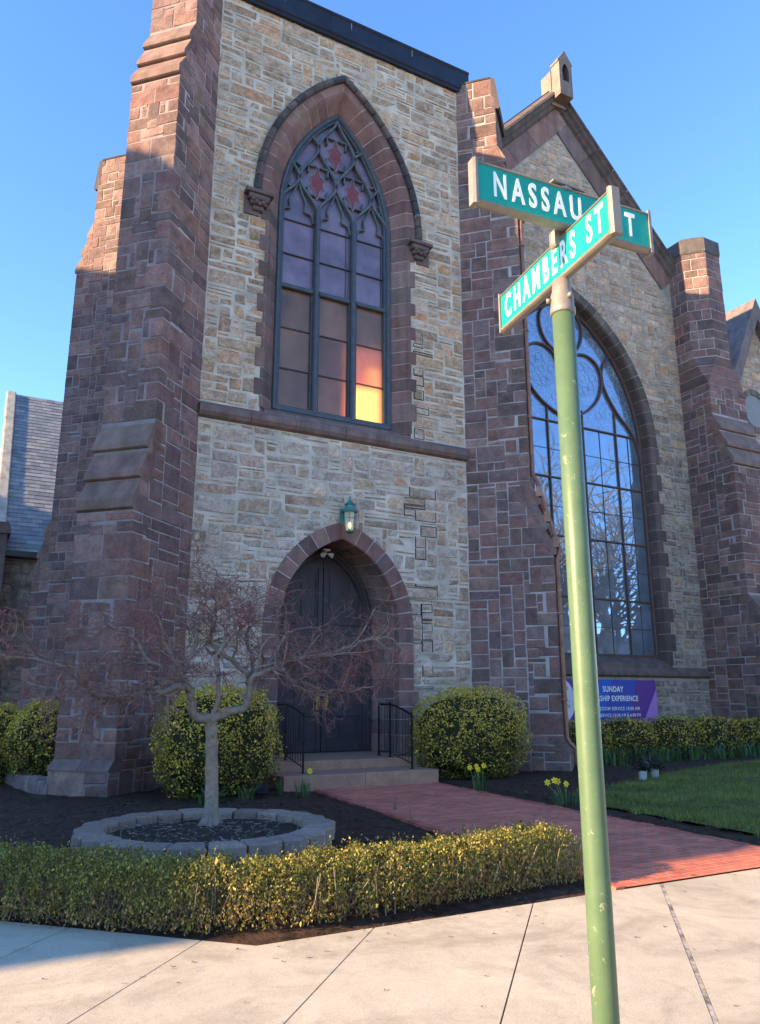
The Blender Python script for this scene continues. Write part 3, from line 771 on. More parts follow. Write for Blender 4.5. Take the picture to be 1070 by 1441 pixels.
    if zcap:
        mb = MB()
        s_, z_ = zcap
        mb.prism(lambda p, q, t: Fs(p, q, -t), [(s_ - .10, z_ - 1.02), (s_ + .10, z_ - 1.06), (s_ + .14, z_ - 1.0), (s_ + .13, z_ - .92), (s_ + .015, z_ - .02), (s_ - .06, z_ + .02), (s_ - .10, z_ + .02)], -.014, W + .014, (.09, .075, .075))
        mb.prism(lambda p, q, t: Fs(p, q, -t), [(-1.0, z_ - .0), (s_ - .105, z_ - .0), (s_ - .105, z_ + .06), (-1.0, z_ + .06)], -.02, W + .02, (.06, .05, .052))
        mb.build('coping_slab', M['trim'], root)
    return root, Fs, Ff
TP = [(2.22, 0), (2.22, .42), (2.08, .58), (2.08, 4.95), (1.6, 6.9), (1.6, 14.85), (1.12, 16.75), (1.12, 18.95)]
TS = [((1.6, 6.9), (2.08, 5.0), 3), ((1.12, 16.75), (1.6, 14.9), 3)]
buttress((XL, Y0), (-K, -K), (-K, K), 31, TP, TS, 'left front buttress, its top catching the sun', (1.12, 18.95))
_, FRs, FRf = buttress((XR, Y0), (K, -K), (K, K), 32, TP, TS, 'right front buttress between tower and nave', (1.12, 18.95), pal_side=BROWN + RED[:3])
buttress((TL, YB - .85), (-K, K), (K, K), 33, TP, TS, 'rear buttress seen beyond the left front one', (1.12, 18.95), pal_side=BROWN, cu=.125, cv=.095, mort=(.30, .26, .25))
buttress((TR, YB - .85), (K, K), (-K, K), 34, TP, TS, None, (1.12, 18.95))

# ---- copper downspout on the outer face of the right buttress
mb = MB(); F1 = FRf(0)
def dsp(s, z, off=.07): return FRf(s)(.10, z, off)
pts = [dsp(1.6, 14.75, .03), dsp(1.6, 14.5), dsp(1.6, 7.05), dsp(1.62, 6.95, .12), dsp(2.08, 5.15, .14), dsp(2.08, 4.85), dsp(2.08, .75), dsp(2.12, .62, .1), dsp(2.22, .5, .12), dsp(2.22, .18, .12), dsp(2.22, .06, .24)]
mb.tube(pts, .055, 10)
for s, z in ((1.6, 13.5), (1.6, 11), (1.6, 8.6), (2.08, 3.6), (2.08, 1.6)):
    mb.fbox(FRf(s), .03, .17, z - .02, z + .02, .0, .135)
for s, z in ((1.68, 6.6), (1.84, 5.95), (2.02, 5.3)):
    mb.fbox(FRf(s), -.03, .20, z - .13, z + .13, .06, .2)
mb.build('downspout', M['copper'], church)

# ---- nave: gabled front wall with the great window
YN, GX = 17.9, 16.8
FN = Frame((0, YN, 0), (1, 0, 0), (0, -1, 0))
NA, NZ, NR = 3.32, 10.0, 5.3
SL = 1.06
roofz = lambda x, top=22.55: top - SL * abs(x - GX)
mb = MB()
hole = arch_loop(GX, 2.4, NZ, NA + .12, NR + .12, 14)
V, Fc = wall_with_holes(FN, [(TR - .1, 0), (22.3, 0), (22.3, roofz(22.3)), (GX, roofz(GX)), (TR - .1, roofz(TR - .1))], [hole])
mb.add(V, Fc, (.42, .365, .30))
nave = mb.build('nave_wall', M['mortar'], church)
mb = MB(); rng = random.Random(41)
def nmask(u, v):
    if v > 21.1 - SL * abs(u - GX): return False
    if 2.2 < v < 2.62: return False
    if v > 2.3 and in_arch(u - GX, v, NZ, NA + .26, NR + .26): return False
    return True
stone_wall(mb, FN, TR, 22.0, 0, 21.1, .16, .11, TAN, rng, nmask, (1, 2, 3, 3, 4, 5, 6), (1, 1, 2, 2, 3, 3), .04, .009, .02, .014, clip=[(SL / 1.457, 1 / 1.457, (21.25 + SL * GX) / 1.457), (-SL / 1.457, 1 / 1.457, (21.25 - SL * GX) / 1.457)],
           pick=lambda u, v: rng.choice(TAN if v > 10.5 + rng.uniform(-2, 2) else GREYTAN), b=.018)
mb.build('rubble_stones', M['tan'], nave)
# string course and sill
mb = MB()
for k in range(9):
    a, b = TR + (22.05 - TR) * k / 9, TR + (22.05 - TR) * (k + 1) / 9 - .012
    mb.prism(lambda p, q, t: FN(t, q, p), [(-.1, 2.26), (.07, 2.28), (.13, 2.33), (.13, 2.42), (.0, 2.60), (-.1, 2.62)], a, b, vary((.17, .12, .105), rng))
mb.prism(lambda p, q, t: FN(t, q, p), [(-.5, 2.95), (-.38, 2.93), (.03, 2.68), (.03, 2.56), (-.5, 2.56)], GX - NA - .2, GX + NA + .2, (.17, .12, .105))
mb.build('string_course', M['trim'], church)
# great window
gw = sub_empty('window', church); gw['label'] = 'huge pointed nave window reflecting blue sky and bare branches'
mb = MB(); rng = random.Random(43)
prof = [(-.01, -.42), (.02, -.02), (.06, .04), (.36, .04), (.36, -.06), (.05, -.42)]
voussoirs(mb, FN, GX, NZ, NA, NR, prof, 15, rng, [(.13, .095, .08), (.16, .11, .095), (.11, .085, .075), (.145, .10, .085)], .02)
for s in (1, -1): jamb(mb, FN, GX, NA, 2.65, NZ, lambda k: [(-.01, -.42), (.02, -.02), (.06, .04), ((.24, .42)[k % 2], .04), ((.24, .42)[k % 2], -.06), (.05, -.42)], rng, [(.13, .095, .085), (.16, .11, .10), (.12, .088, .08)], s, hs=(.38, .46, .55))
reveal_bed(mb, FN, GX, 2.6, NZ, NA, NR, .07, -.012, -.55)
mb.build('window_surround', M['trim'], gw); joint_bed(FN, GX, 2.7, NZ, NA, NR, prof, gw, .22, (.36, .31, .28))
mb = MB()
for s in (1, -1):
    bar(mb, FN, [(GX + s * (NA - .05), 2.9), (GX + s * (NA - .05), NZ)] + arch_side(GX, NZ, NA, NR, s, 16, -.05)[1:], .11, -.5, -.3, (.10, .055, .045))
mb.fbox(FN, GX - NA, GX + NA, 2.86, 2.98, -.5, -.32, (.10, .055, .045), .02)
mb.build('frame', M['brown_bar'], gw)
mb = MB()
for z in (4.7, 6.6, 8.5, 10.4): mb.fbox(FN, GX - NA + .03, GX + NA - .03, z - .022, z + .022, -.48, -.37)
for x, zt in ((-2.2, 11.35), (-.78, 11.0), (.72, 11.0), (2.2, 11.2)): mb.fbox(FN, GX + x - .024, GX + x + .024, 2.9, zt, -.48, -.375)
for s in (1, -1):
    g = lambda P: [(GX + s * a, b) for a, b in P]
    bar(mb, FN, smooth(g([(.05, 10.62), (.5, 10.78), (1.0, 11.05), (1.45, 11.5), (1.68, 12.05), (1.66, 12.55), (1.42, 12.9), (1.0, 13.06), (.55, 12.95), (.2, 12.55), (.06, 12.0), (.02, 11.3), (.05, 10.62)])), .075, -.5, -.33)
    bar(mb, FN, smooth(g([(2.3, 13.35), (1.98, 13.1), (1.75, 12.65), (1.74, 12.2), (1.95, 11.7), (2.35, 11.15), (2.8, 10.7), (3.1, 10.25), (3.24, 9.7)])), .075, -.5, -.33)
    bar(mb, FN, smooth(g([(0, 14.75), (.5, 14.6), (.86, 14.25), (.92, 13.8), (.78, 13.35), (.5, 13.05), (0, 12.75)])), .07, -.5, -.33)
mb.build('tracery', M['brown_bar'], gw)
mb = MB()
circ = lambda x, z, r, n=14: [(x + r * math.cos(2 * math.pi * k / n), z + r * math.sin(2 * math.pi * k / n)) for k in range(n + 1)]
for x, z, R_ in ((GX, 13.8, .42), (GX - .9, 12.2, .42), (GX + .9, 12.2, .42)):
    bar(mb, FN, circ(x, z, .13), .022, -.45, -.418, (.36, .45, .55)); bar(mb, FN, circ(x, z, R_ + .2, 24), .02, -.45, -.418, (.30, .40, .52))
    for k in range(8): bar(mb, FN, circ(x + R_ * math.cos(k * .7854 + .2), z + R_ * math.sin(k * .7854 + .2), .14, 12), .02, -.45, -.418, (.34, .42, .54) if k % 2 else (.22, .33, .52))
for s in (1, -1):
    for k, (a, b) in enumerate(((2.2, 12.75), (2.15, 12.25), (2.4, 11.75), (2.75, 11.2), (2.45, 12.6), (1.35, 13.6), (1.75, 13.35), (1.3, 14.1), (1.5, 10.95), (.4, 11.3))): bar(mb, FN, circ(GX + s * a, b, (.16, .13, .15, .12, .1, .16, .12, .1, .14, .12)[k], 10), .02, -.45, -.418, (.34, .42, .50))
mb.build('pattern_leading', M['tintmat'], gw)
mb = MB()
for z in (3.8, 5.65, 7.55, 9.45): mb.fbox(FN, GX - NA + .04, GX + NA - .04, z - .007, z + .007, -.48, -.412)
for x in (-2.76, -1.49, -.03, 1.46, 2.76): mb.fbox(FN, GX + x - .007, GX + x + .007, 2.95, 10.38, -.48, -.411)
mb.build('fine_leading', M['lead'], gw)
mb = MB(); rng = random.Random(44)
xs = [GX - NA, GX - 2.2, GX - .78, GX + .72, GX + 2.2, GX + NA]; zs_ = [2.9, 4.7, 6.6, 8.5, 10.4]
for i in range(5):
    for j in range(4):
        t = [rng.uniform(-.008, .008) for _ in range(4)]
        mb.add([FN(xs[i], zs_[j], -.43 + t[0]), FN(xs[i + 1], zs_[j], -.43 + t[1]), FN(xs[i + 1], zs_[j + 1], -.43 + t[2]), FN(xs[i], zs_[j + 1], -.43 + t[3])], [(0, 1, 2, 3)], (1, 1, 1.001))
mb.build('lower_panes', M['glass_nave'], gw)
mb = MB(); loop = arch_loop(GX, 10.4, NZ, NA, NR, 14); loop = [(u, max(v, 10.4)) for u, v in loop]
L2 = []
for p in loop:
    if not L2 or abs(p[0] - L2[-1][0]) + abs(p[1] - L2[-1][1]) > 1e-4: L2.append(p)
V, Fc = wall_with_holes(FN, L2, [], -.43); mb.add(V, Fc, (1, 1, 1.001))
mb.build('tracery_panes', M['glass_tracery'], gw)

# gable coping: moulded stones climbing to the finial
cop = sub_empty('gable_coping', church)
mb = MB(); rng = random.Random(45)
FC = lambda p, q, t: None
cosr, sinr = 1 / math.sqrt(1 + SL * SL), SL / math.sqrt(1 + SL * SL)
for s in (1, -1):
    # section: (distance below the roof line measured square to it, depth forward of the wall)
    top = 23.15
    L = 5.6 / cosr
    def pt(l, dn, dp, s=s):              # l down the slope, dn square to the slope (down), dp forward
        return FN(GX + s * (l * cosr - dn * sinr * 1.0), top - l * sinr - dn * cosr, dp)
    n = 9
    for k in range(n):
        l0, l1 = L * k / n, L * (k + 1) / n - .014
        sec = [(0, -.7), (0, .10), (.14, .34), (.22, .36), (.26, .28), (.36, .26), (.42, .17), (.54, .15), (.60, .05), (.60, -.7)]
        m_ = len(sec); vs = []
        for l in (l0, l1):
            for dn, dp in sec:
                ll = max(l, dn * sinr / cosr) if k == 0 else l
                vs.append(pt(ll, dn, dp))
        mb.add(vs, [tuple(range(m_)), tuple(range(m_, 2 * m_))[::-1]] + [(i, (i + 1) % m_, m_ + (i + 1) % m_, m_ + i) for i in range(m_)], vary((.125, .09, .08), rng, .2))
    n = 6
    for k in range(n):
        l0, l1 = L * k / n, L * (k + 1) / n - .02
        sec = [(.60, .0), (.60, .055), (1.3, .055), (1.3, 0)]
        vs = [pt(max(l, dn * sinr / cosr) if k == 0 else l, dn, dp) for l in (l0, l1) for dn, dp in sec]
        mb.add(vs, [(0, 1, 2, 3), (7, 6, 5, 4)] + [(i, (i + 1) % 4, 4 + (i + 1) % 4, 4 + i) for i in range(4)], vary(rng.choice(BROWN + RED), rng, .15))
mb.build('coping_stones', M['trim'], cop)
mb = MB()
for s in (1, -1):
    top = 23.2
    mb.prism(lambda p, q, t: FN(GX + s * p, q, t), [(0, top), (6, top - 6 * SL), (6, top - 6 * SL - .08), (0, top - .08)], -.75, .10)
mb.build('lead_capping', M['fascia'], cop)
# nave roof behind, slated
mb = MB()
for s in (1, -1): mb.prism(lambda p, q, t: FN(GX + s * p, q, -t), [(0, 22.5), (6.2, 22.5 - 6.2 * SL), (6.2, 22.2 - 6.2 * SL), (0, 22.2)], .6, 24, (.09, .10, .115))
mb.build('nave_roof', M['slate'], church)
# finial with a niche
mb = MB()
fx0, fx1 = GX - .29, GX + .29
FT = Frame((0, 17.25, 0), (1, 0, 0), (0, -1, 0))
outer = [(fx0, 22.35), (fx1, 22.35), (fx1, 23.7), (fx1 + .04, 23.72), (fx1 + .04, 23.78), (GX, 24.25), (fx0 - .04, 23.78), (fx0 - .04, 23.72), (fx0, 23.7)]
niche = [(GX - .15, 22.95), (GX + .15, 22.95), (GX + .15, 23.4), (GX + .09, 23.6), (GX, 23.7), (GX - .09, 23.6), (GX - .15, 23.4)]
V, Fc = wall_with_holes(FT, outer, [niche], 0); mb.add(V, Fc, (.21, .155, .13))
k = len(niche); mb.add([FT(u, v, 0) for u, v in niche] + [FT(u, v, -.22) for u, v in niche], [(i, (i + 1) % k, k + (i + 1) % k, k + i) for i in range(k)] + [tuple(range(k, 2 * k))], (.10, .08, .075))
k = len(outer); mb.add([FT(u, v, 0) for u, v in outer] + [FT(u, v, -.42) for u, v in outer], [(i, (i + 1) % k, k + (i + 1) % k, k + i) for i in range(k)], (.24, .18, .15))
mb.fbox(FT, fx0 - .03, fx1 + .03, 22.2, 23.6, -.95, -.43, (.24, .18, .15), .0)
mb.prism(lambda p, q, t: FT(p, q, t), [(fx0 - .03, 23.6), (fx1 + .03, 23.6), (GX, 23.95)], -.94, -.44, (.2, .15, .13))
fin = mb.build('finial', M['trim'], church); fin['label'] = 'gable finial with a small arched niche'
# ---- corner buttress and octagonal turret of the nave
NP = [(2.45, 0), (2.45, .42), (2.35, .58), (2.35, 3.9), (1.82, 4.9), (1.82, 9.15), (1.22, 11.2), (1.22, 12.3)]
NS = [((1.82, 4.9), (2.35, 3.95), 1), ((1.22, 11.2), (1.82, 9.2), 3)]
buttress((21.95, YN), (0, -1), (1, 0), 51, NP, NS, 'stepped corner buttress under the turret', None, W=1.85, pal_side=BROWN, pal_front=RED, dark_front=False)
mb = MB(); rng = random.Random(52); TC = Vector((22.875, 17.61, 0)); TRd = .99
turret = sub_empty('turret', church)
oc = lambda r, z: [(TC.x + r * math.cos(math.pi / 8 + k * math.pi / 4), TC.y + r * math.sin(math.pi / 8 + k * math.pi / 4), z) for k in range(8)]
mb.add(oc(TRd, 13.3) + oc(TRd, 17.6), [(k, (k + 1) % 8, 8 + (k + 1) % 8, 8 + k) for k in range(8)] + [tuple(range(8, 16))], (.54, .48, .46))
mb.build('turret_core', M['mortar'], turret)
mb = MB()
def broach(f, z):                       # square below, octagon above
    hs_ = .915; t = .38 * f + .02; P = [(hs_, t * 1.0), (t, hs_), (-t, hs_), (-hs_, t), (-hs_, -t), (-t, -hs_), (t, -hs_), (hs_, -t)]
    e = hs_ - (hs_ - .38) * f
    P = [(hs_, e), (e, hs_), (-e, hs_), (-hs_, e), (-hs_, -e), (-e, -hs_), (e, -hs_), (hs_, -e)]
    return [(TC.x + a, TC.y + b, z) for a, b in P]
for k in range(3):
    z0, z1 = 12.3 + .38 * k, 12.3 + .38 * (k + 1); a, b = broach(.0 + k / 3 + .02, z0 + .012), broach(.02 + (k + 1) / 3 - .02, z1 - .012)
    for q in range(8):
        r = (q + 1) % 8; mb.add([a[q], a[r], b[r], b[q]], [(0, 1, 2, 3)], vary(rng.choice(BROWN + RED[:4]), rng))
mb.build('broach_stones', M['brown'], turret)
mb = MB(); a, b = broach(0, 12.3), broach(1, 13.45); a = [(TC.x + (x - TC.x) * .985, TC.y + (y - TC.y) * .985, z) for x, y, z in a]; b = [(TC.x + (x - TC.x) * .985, TC.y + (y - TC.y) * .985, z) for x, y, z in b]
mb.add(a + b, [(k, (k + 1) % 8, 8 + (k + 1) % 8, 8 + k) for k in range(8)], (.5, .45, .43)); mb.build('broach_bed', M['mortar'], turret)
mb = MB(); cs = courses(13.45, 17.55, rng, (.28, .34, .4, .46)); side = 2 * TRd * math.sin(math.pi / 8)
for k in range(8):
    a = math.pi / 8 + k * math.pi / 4; p0 = Vector((TC.x + TRd * math.cos(a), TC.y + TRd * math.sin(a), 0)); a2 = a + math.pi / 4; p1 = Vector((TC.x + TRd * math.cos(a2), TC.y + TRd * math.sin(a2), 0))
    am = a + math.pi / 8; F = Frame(p0, p1 - p0, (math.cos(am), math.sin(am), 0))
    for q, (e, f) in enumerate(cs):
        sp = (.33 if (q + k) % 2 else .6) * side
        for x0, x1 in ((-.008 if (q + k) % 3 else .012, sp), (sp, side + (.008 if (q + k) % 3 == 0 else -.012))):
            stone(mb, F, [(x0 + .012 * (x0 > .1), e + .014), (x1 - .012 * (x1 < side - .1), e + .014), (x1 - .012 * (x1 < side - .1), f - .014), (x0 + .012 * (x0 > .1), f - .014)], .018, vary(rng.choice(BROWN + RED[:4]), rng), rng, .008)
mb.build('ashlar_stones', M['brown'], turret)
mb = MB(); o1, o2, o3, o4 = oc(TRd + .03, 17.55), oc(TRd + .06, 17.62), oc(TRd + .06, 18.12), oc(TRd - .1, 18.25)
mb.add(o1 + o2 + o3 + o4, [(j * 8 + k, j * 8 + (k + 1) % 8, j * 8 + 8 + (k + 1) % 8, j * 8 + 8 + k) for j in range(3) for k in range(8)] + [tuple(range(24, 32))], (.10, .085, .08))
mb.build('turret_cap', M['dark_stone'], turret)
# ---- side gable beyond the turret
YG = 20.0; FG = Frame((0, YG, 0), (1, 0, 0), (0, -1, 0)); gx, gz = 29.6, 18.9
side_g = sub_empty('side_gable', church)
GS = 1.95
mb = MB(); V, Fc = wall_with_holes(FG, [(24.5, 0), (34, 0), (34, 14), (31.6, gz - 2 * GS - .3), (gx, gz - .3), (27.5, gz - 2.1 * GS - .3), (26.9, 14.4), (24.5, 14.2)], []); mb.add(V, Fc, (.36, .33, .29))
mb.build('gable_wall', M['mortar'], side_g)
mb = MB(); rng = random.Random(61); cx_, cz_ = 29.1, 13.65
stone_wall(mb, FG, 25, 34, 0, gz - .5, .18, .125, TAN, rng, lambda u, v: v < gz - .9 - GS * abs(u - gx) + .2 if v > 14.4 else math.hypot(u - cx_, v - cz_) > .92, (2, 3, 3, 4), (1, 2, 3), .036, .015, .01, .012, b=.018)
mb.build('rubble_stones', M['tan'], side_g)
mb = MB()
for s in (1, -1):
    for k in range(3):
        l0, l1 = 2.3 * k / 3, 2.3 * (k + 1) / 3 - .015
        top = gz + .1
        P = [(l0, top - GS * l0), (l1, top - GS * l1), (l1, top - GS * l1 - 1.0), (l0, top - GS * l0 - 1.0)]
        mb.prism(lambda p, q, t: FG(gx + s * p, q, t), P, -1.3, .34, vary((.19, .14, .135), rng))
mb.build('coping_stones', M['trim'], side_g)
mb = MB()
for k in range(14):
    a0, a1 = 2 * math.pi * k / 14 + .02, 2 * math.pi * (k + 1) / 14 - .02
    P = [(cx_ + r * math.cos(a), cz_ + r * math.sin(a)) for r, a in ((.74, a0), (1.0, a0), (1.0, a1), (.74, a1))]
    mb.prism(lambda p, q, t: FG(p, q, t), P, -.12, .05, vary((.21, .14, .12), rng))
mb.build('round_window_surround', M['trim'], side_g)
mb = MB(); mb.prism(lambda p, q, t: FG(p, q, t), [(cx_ + .77 * math.cos(k * math.pi / 14), cz_ + .77 * math.sin(k * math.pi / 14)) for k in range(28)], -.1, .008, (.24, .225, .215))
mb.build('round_window_board', M['tintmat'], side_g)

# ================================================================== slate-roofed wing to the left, behind the tower
wing = empty('parish_wing', (4, 27, 0), 'low stone wing with a steep grey slate roof behind the left of the tower', 'building')
FW = Frame((0, 27.3, 0), (1, 0, 0), (0, -1, 0))
mb = MB(); mb.box(-0.0, 12, 27.3, 36.9, 0, 6.3, (.24, .23, .215)); wl = mb.build('wing_wall', M['mortar'], wing)
mb = MB(); rng = random.Random(71)
stone_wall(mb, FW, .9, 6, 0, 6.2, .2, .13, GREYTAN, rng, None, (1, 2, 2, 3, 4), (1, 2, 2, 3), .04, .016, .012, .014, b=.018)
mb.build('rubble_stones', M['tan'], wl)
mb = MB(); r0 = Vector((0, 26.85, 6.15)); r1 = Vector((0, 33, 13.65)); sl = r1 - r0; Ls = sl.length; sd = sl.normalized(); nn = Vector((0, -sd.z, sd.y))
rows = 44
for j in range(rows):
    o = (j % 2) * .17; x = .96 - o
    while x < 9:
        wd = .33 + rng.uniform(-.03, .03); a, b = max(x, .96), x + wd - .008
        if b - a > .04:
            f = rng.choice([(.22, .23, .245), (.25, .255, .265), (.20, .21, .225), (.28, .28, .28), (.17, .18, .20)]); l0, l1 = Ls * j / rows, Ls * (j + 1.15) / rows
            th = .02 + rng.uniform(0, .008)
            p = lambda xx, l, h: Vector((xx, 0, 0)) + r0 + sd * l + nn * h
            mb.add([p(a, l0, .0), p(b, l0, .0), p(b, l1, 0.0), p(a, l1, 0.0), p(a, l0, th), p(b, l0, th), p(b, l1, .004), p(a, l1, .004)], [(4, 5, 6, 7), (0, 1, 5, 4), (1, 2, 6, 5), (3, 0, 4, 7)], vary(f, rng, .06))
        x += wd
p = lambda xx, l, h: Vector((xx, 0, 0)) + r0 + sd * l + nn * h
mb.add([p(.8, 0, -.12), p(12, 0, -.12), p(12, Ls, -.12), p(.8, Ls, -.12), p(.8, 0, 0), p(12, 0, 0), p(12, Ls, 0), p(.8, Ls, 0)], [(0, 3, 2, 1), (4, 5, 6, 7), (0, 1, 5, 4), (1, 2, 6, 5), (2, 3, 7, 6), (3, 0, 4, 7)], (.08, .085, .1))
mb.add([(.8, 33, 13.6), (12, 33, 13.6), (12, 39.2, 6.1), (.8, 39.2, 6.1)], [(0, 1, 2, 3)], (.2, .2, .21))
mb.build('slate_roof', M['slate'], wing)
mb = MB()
for k in range(5):
    l0, l1 = -.2 + (Ls + .25) * k / 5, -.2 + (Ls + .25) * (k + 1) / 5 - .012
    pts = [p(x, l, h) for l in (l0, l1) for x, h in ((.60, -.4), (.60, .09), (.66, .11), (.92, .11), (.955, .08), (.955, -.4))]
    mb.add(pts, [tuple(range(6))[::-1], tuple(range(6, 12))] + [(i, (i + 1) % 6, 6 + (i + 1) % 6, 6 + i) for i in range(6)], vary((.46, .42, .37), rng, .08))
mb.build('gable_coping', M['trim'], wing)
mb = MB()
mb.fbox(FW, .75, 12, 6.02, 6.2, -.1, .5, (.05, .06, .075)); mb.build('gutter', M['fascia'], wing)
mb = MB(); mb.box(.2, .98, 26.2, 27.28, 0, 6.6, (.13, .10, .095)); mb.prism(lambda a, b, t: (a, t, b), [(.1, 6.6), (1.06, 6.6), (1.06, 6.75), (.98, 6.95), (.2, 6.95), (.1, 6.75)], 26.1, 27.29, (.15, .11, .10))
mb.build('corner_pier', M['trim'], wing)
# ================================================================== GROUND
def sheet(name, poly, z, mat, col=(1, 1, 1), kind='structure'):
    mb = MB(); mb.add([(x, y, z) for x, y in poly], [tuple(range(len(poly)))], col); o = mb.build(name, mat); tag(o, kind=kind); return o
g = sheet('ground', [(-600, -600), (600, -600), (600, 900), (-600, 900)], -.20, M['dirt'])
# ---- sidewalk slabs, laid at 45 degrees to the corner
SWY, SWD = 5.42, 7.40
mb = MB(); fil = MB(); rng = random.Random(81)
jn = lambda c: ((.73, -.68, c))
k0, k1 = -14, 34
for k in range(k0, k1):
    c0, c1 = -.53 + 1.06 * k, -.53 + 1.06 * (k + 1)
    g0 = .016 if k == 1 else .005; g1 = .016 if k + 1 == 1 else .005
    CC = .73 * (SWD - SWY) - .68 * SWY
    for side, lim in ((0, (1, 1, SWD)), (1, (0, 1, SWY))):
        lo, hi = (c0 + g0, min(c1 - g1, CC)) if side == 0 else (max(c0 + g0, CC), c1 - g1)
        if hi <= lo: continue
        P = clip_poly([(-9, -3), (45, -3), (45, 15), (-9, 15)], [lim, (.73, -.68, hi), (-.73, .68, -lo)])
        if len(P) < 3: continue
        n = len(P); z = 0
        mb.add([(x, y, -.12) for x, y in P] + [(x, y, z) for x, y in P], [(i, (i + 1) % n, n + (i + 1) % n, n + i) for i in range(n)] + [tuple(range(n, 2 * n))])
tag(mb.build('sidewalk', M['concrete']), kind='structure')
P = clip_poly([(-9, -3), (45, -3), (45, SWY), (-9, SWY)], [(.73, -.68, .53 + .0135), (-.73, .68, -.53 + .0135)])
mb = MB(); n = len(P)
mb.add([(x, y, -.002) for x, y in P], [tuple(range(n))]); tag(mb.build('joint_filler', plain_mat('joint_filler', (.33, .29, .24), .9, 0, .2, .75, 7, .8, 30)), kind='structure')
sheet('sidewalk_base', [(-9.5, -3.02), (46, -3.02), (46, SWY), (SWD - SWY, SWY), (-7.6, 15), (-9.5, 15)], -.03, M['soil'])
sheet('road', [(-300, -300), (400, -300), (400, -3.2), (-10, -3.2), (-10, 200), (-300, 200)], -.15, M['asphalt'])
mb = MB(); mb.box(-9.8, 300, -3.2, -3.01, -.19, .005); mb.box(-9.99, -9.81, -3.2, 60, -.19, .005); tag(mb.build('kerb', M['concrete']), kind='structure')
# ---- planting beds, path, lawn
PL = lambda y: 5.24 + (y - 5.43) * .09; PR = lambda y: 8.06 + (y - 5.43) * .062
LAWN = [(8.62, 5.75), (45, 5.75), (45, 15.6), (18.3, 14.0), (13.7, 12.6), (11.4, 11.5), (9.5, 10.5), (8.85, 9.3)]
def terrain(name, x0, x1, y0, y1, st, ok, zf, mat):
    nx, ny = int((x1 - x0) / st) + 1, int((y1 - y0) / st) + 1
    X, Y = np.meshgrid(x0 + np.arange(nx) * st, y0 + np.arange(ny) * st, indexing='ij')
    Z = np.array([[zf(x, y) for y in Y[0]] for x in X[:, 0]])
    V = np.stack([X, Y, Z], -1).reshape(-1, 3); i, j = np.meshgrid(np.arange(nx - 1), np.arange(ny - 1), indexing='ij')
    F = np.stack([i * ny + j, (i + 1) * ny + j, (i + 1) * ny + j + 1, i * ny + j + 1], -1).reshape(-1, 4)
    c = V[F].mean(1); keep = np.array([ok(a, b) for a, b in c[:, :2]]); F = F[keep]
    o = fast_mesh(name, V, F, np.ones((len(F), 3)), mat); o.data.polygons.foreach_set('use_smooth', [True] * len(F)); return o
nz = lambda x, y, s: noise.noise(Vector((x * s, y * s, 3.7)))
def bed_ok(x, y): return x + y > SWD + .03 and y > SWY + .02 and not (PL(y) + .02 < x < PR(y) - .02 and y < 13.7)
def bed_z(x, y):
    e = min(1, max(0, min(y - SWY, (x + y - SWD) * .7)) / .35)
    return -.03 + .045 * e + (.03 * nz(x, y, 1.1) + .02 * nz(x, y, 4) + .016 * nz(x, y, 11)) * e - (.03 if abs((x - (PL(y) + PR(y)) / 2)) < 1.62 and y < 13.8 else 0)
tag(terrain('mulch_bed', -7, 24, 5.3, 18.2, .075, bed_ok, bed_z, M['mulch']), kind='structure')
rng = random.Random(83); V, F, C = [], [], []
for k in range(9000):
    x, y = rng.uniform(-.5, 13), rng.uniform(5.45, 15)
    if not bed_ok(x, y) or (x > 8.9 and y < 10): continue
    a = rng.uniform(0, 6.28); L = rng.uniform(.015, .05) * (2.0 if rng.random() < .03 else 1); wd = L * rng.uniform(.2, .5); z = bed_z(x, y) + rng.uniform(.002, .02)
    t = Vector((math.cos(a), math.sin(a), rng.uniform(-.4, .4))) * L / 2; b = Vector((-math.sin(a), math.cos(a), rng.uniform(-.4, .4))) * wd / 2; p = Vector((x, y, z)); i = len(V)
    V += [p - t - b, p + t - b, p + t + b, p - t + b]; F.append((i, i + 1, i + 2, i + 3)); r = rng.random()
    C.append(vary((.035, .026, .021), rng, .4) if r < .90 else vary((.10, .07, .05), rng, .3) if r < .985 else (.32, .26, .20))
_V, _F, _C = V, F, C
V, F, C = [], [], []
for k in range(420):
    if k < 150:
        x = rng.uniform(.3, 9); y = 5.40 - rng.random() ** 2.5 * 2.6
        if x < 2: y = min(y, 5.4)
    elif k < 260: x, y = rng.uniform(8.7, 14), rng.uniform(5.8, 11)
    else: x, y = rng.uniform(-.5, 8), rng.uniform(5.45, 13)
    z = (.004 if k < 150 else .075 if k < 260 else max(.015, bed_z(x, y) + .012) if not (PL(y) < x < PR(y)) else .018); a = rng.uniform(0, 6.28); L = rng.uniform(.008, .03) if k < 150 else rng.uniform(.02, .06); W_ = L * rng.uniform(.4, .8)
    if k >= 260 and x + y < SWD + .1: continue
    t = Vector((math.cos(a), math.sin(a), rng.uniform(-.2, .3))) * L / 2; b = Vector((-math.sin(a), math.cos(a), rng.uniform(-.2, .4))) * W_ / 2; p = Vector((x, y, z)); i = len(V); V += [p - t, p - b + Vector((0, 0, .004)), p + t, p + b + Vector((0, 0, .006))]; F.append((i, i + 1, i + 2, i + 3)); C.append(vary(rng.choice([(.24, .15, .08), (.32, .22, .13), (.16, .10, .06), (.38, .30, .2)]), rng, .25))
tag(fast_mesh('leaf_litter', np.array(V), np.array(F), np.array(C), M['foliage']), kind='stuff')
V, F, C = _V, _F, _C
tag(fast_mesh('mulch_chips', np.array(V), np.array(F), np.array(C), M['foliage']), kind='stuff')
rng = random.Random(84)
mb = MB(); ys = [5.425, 13.6]
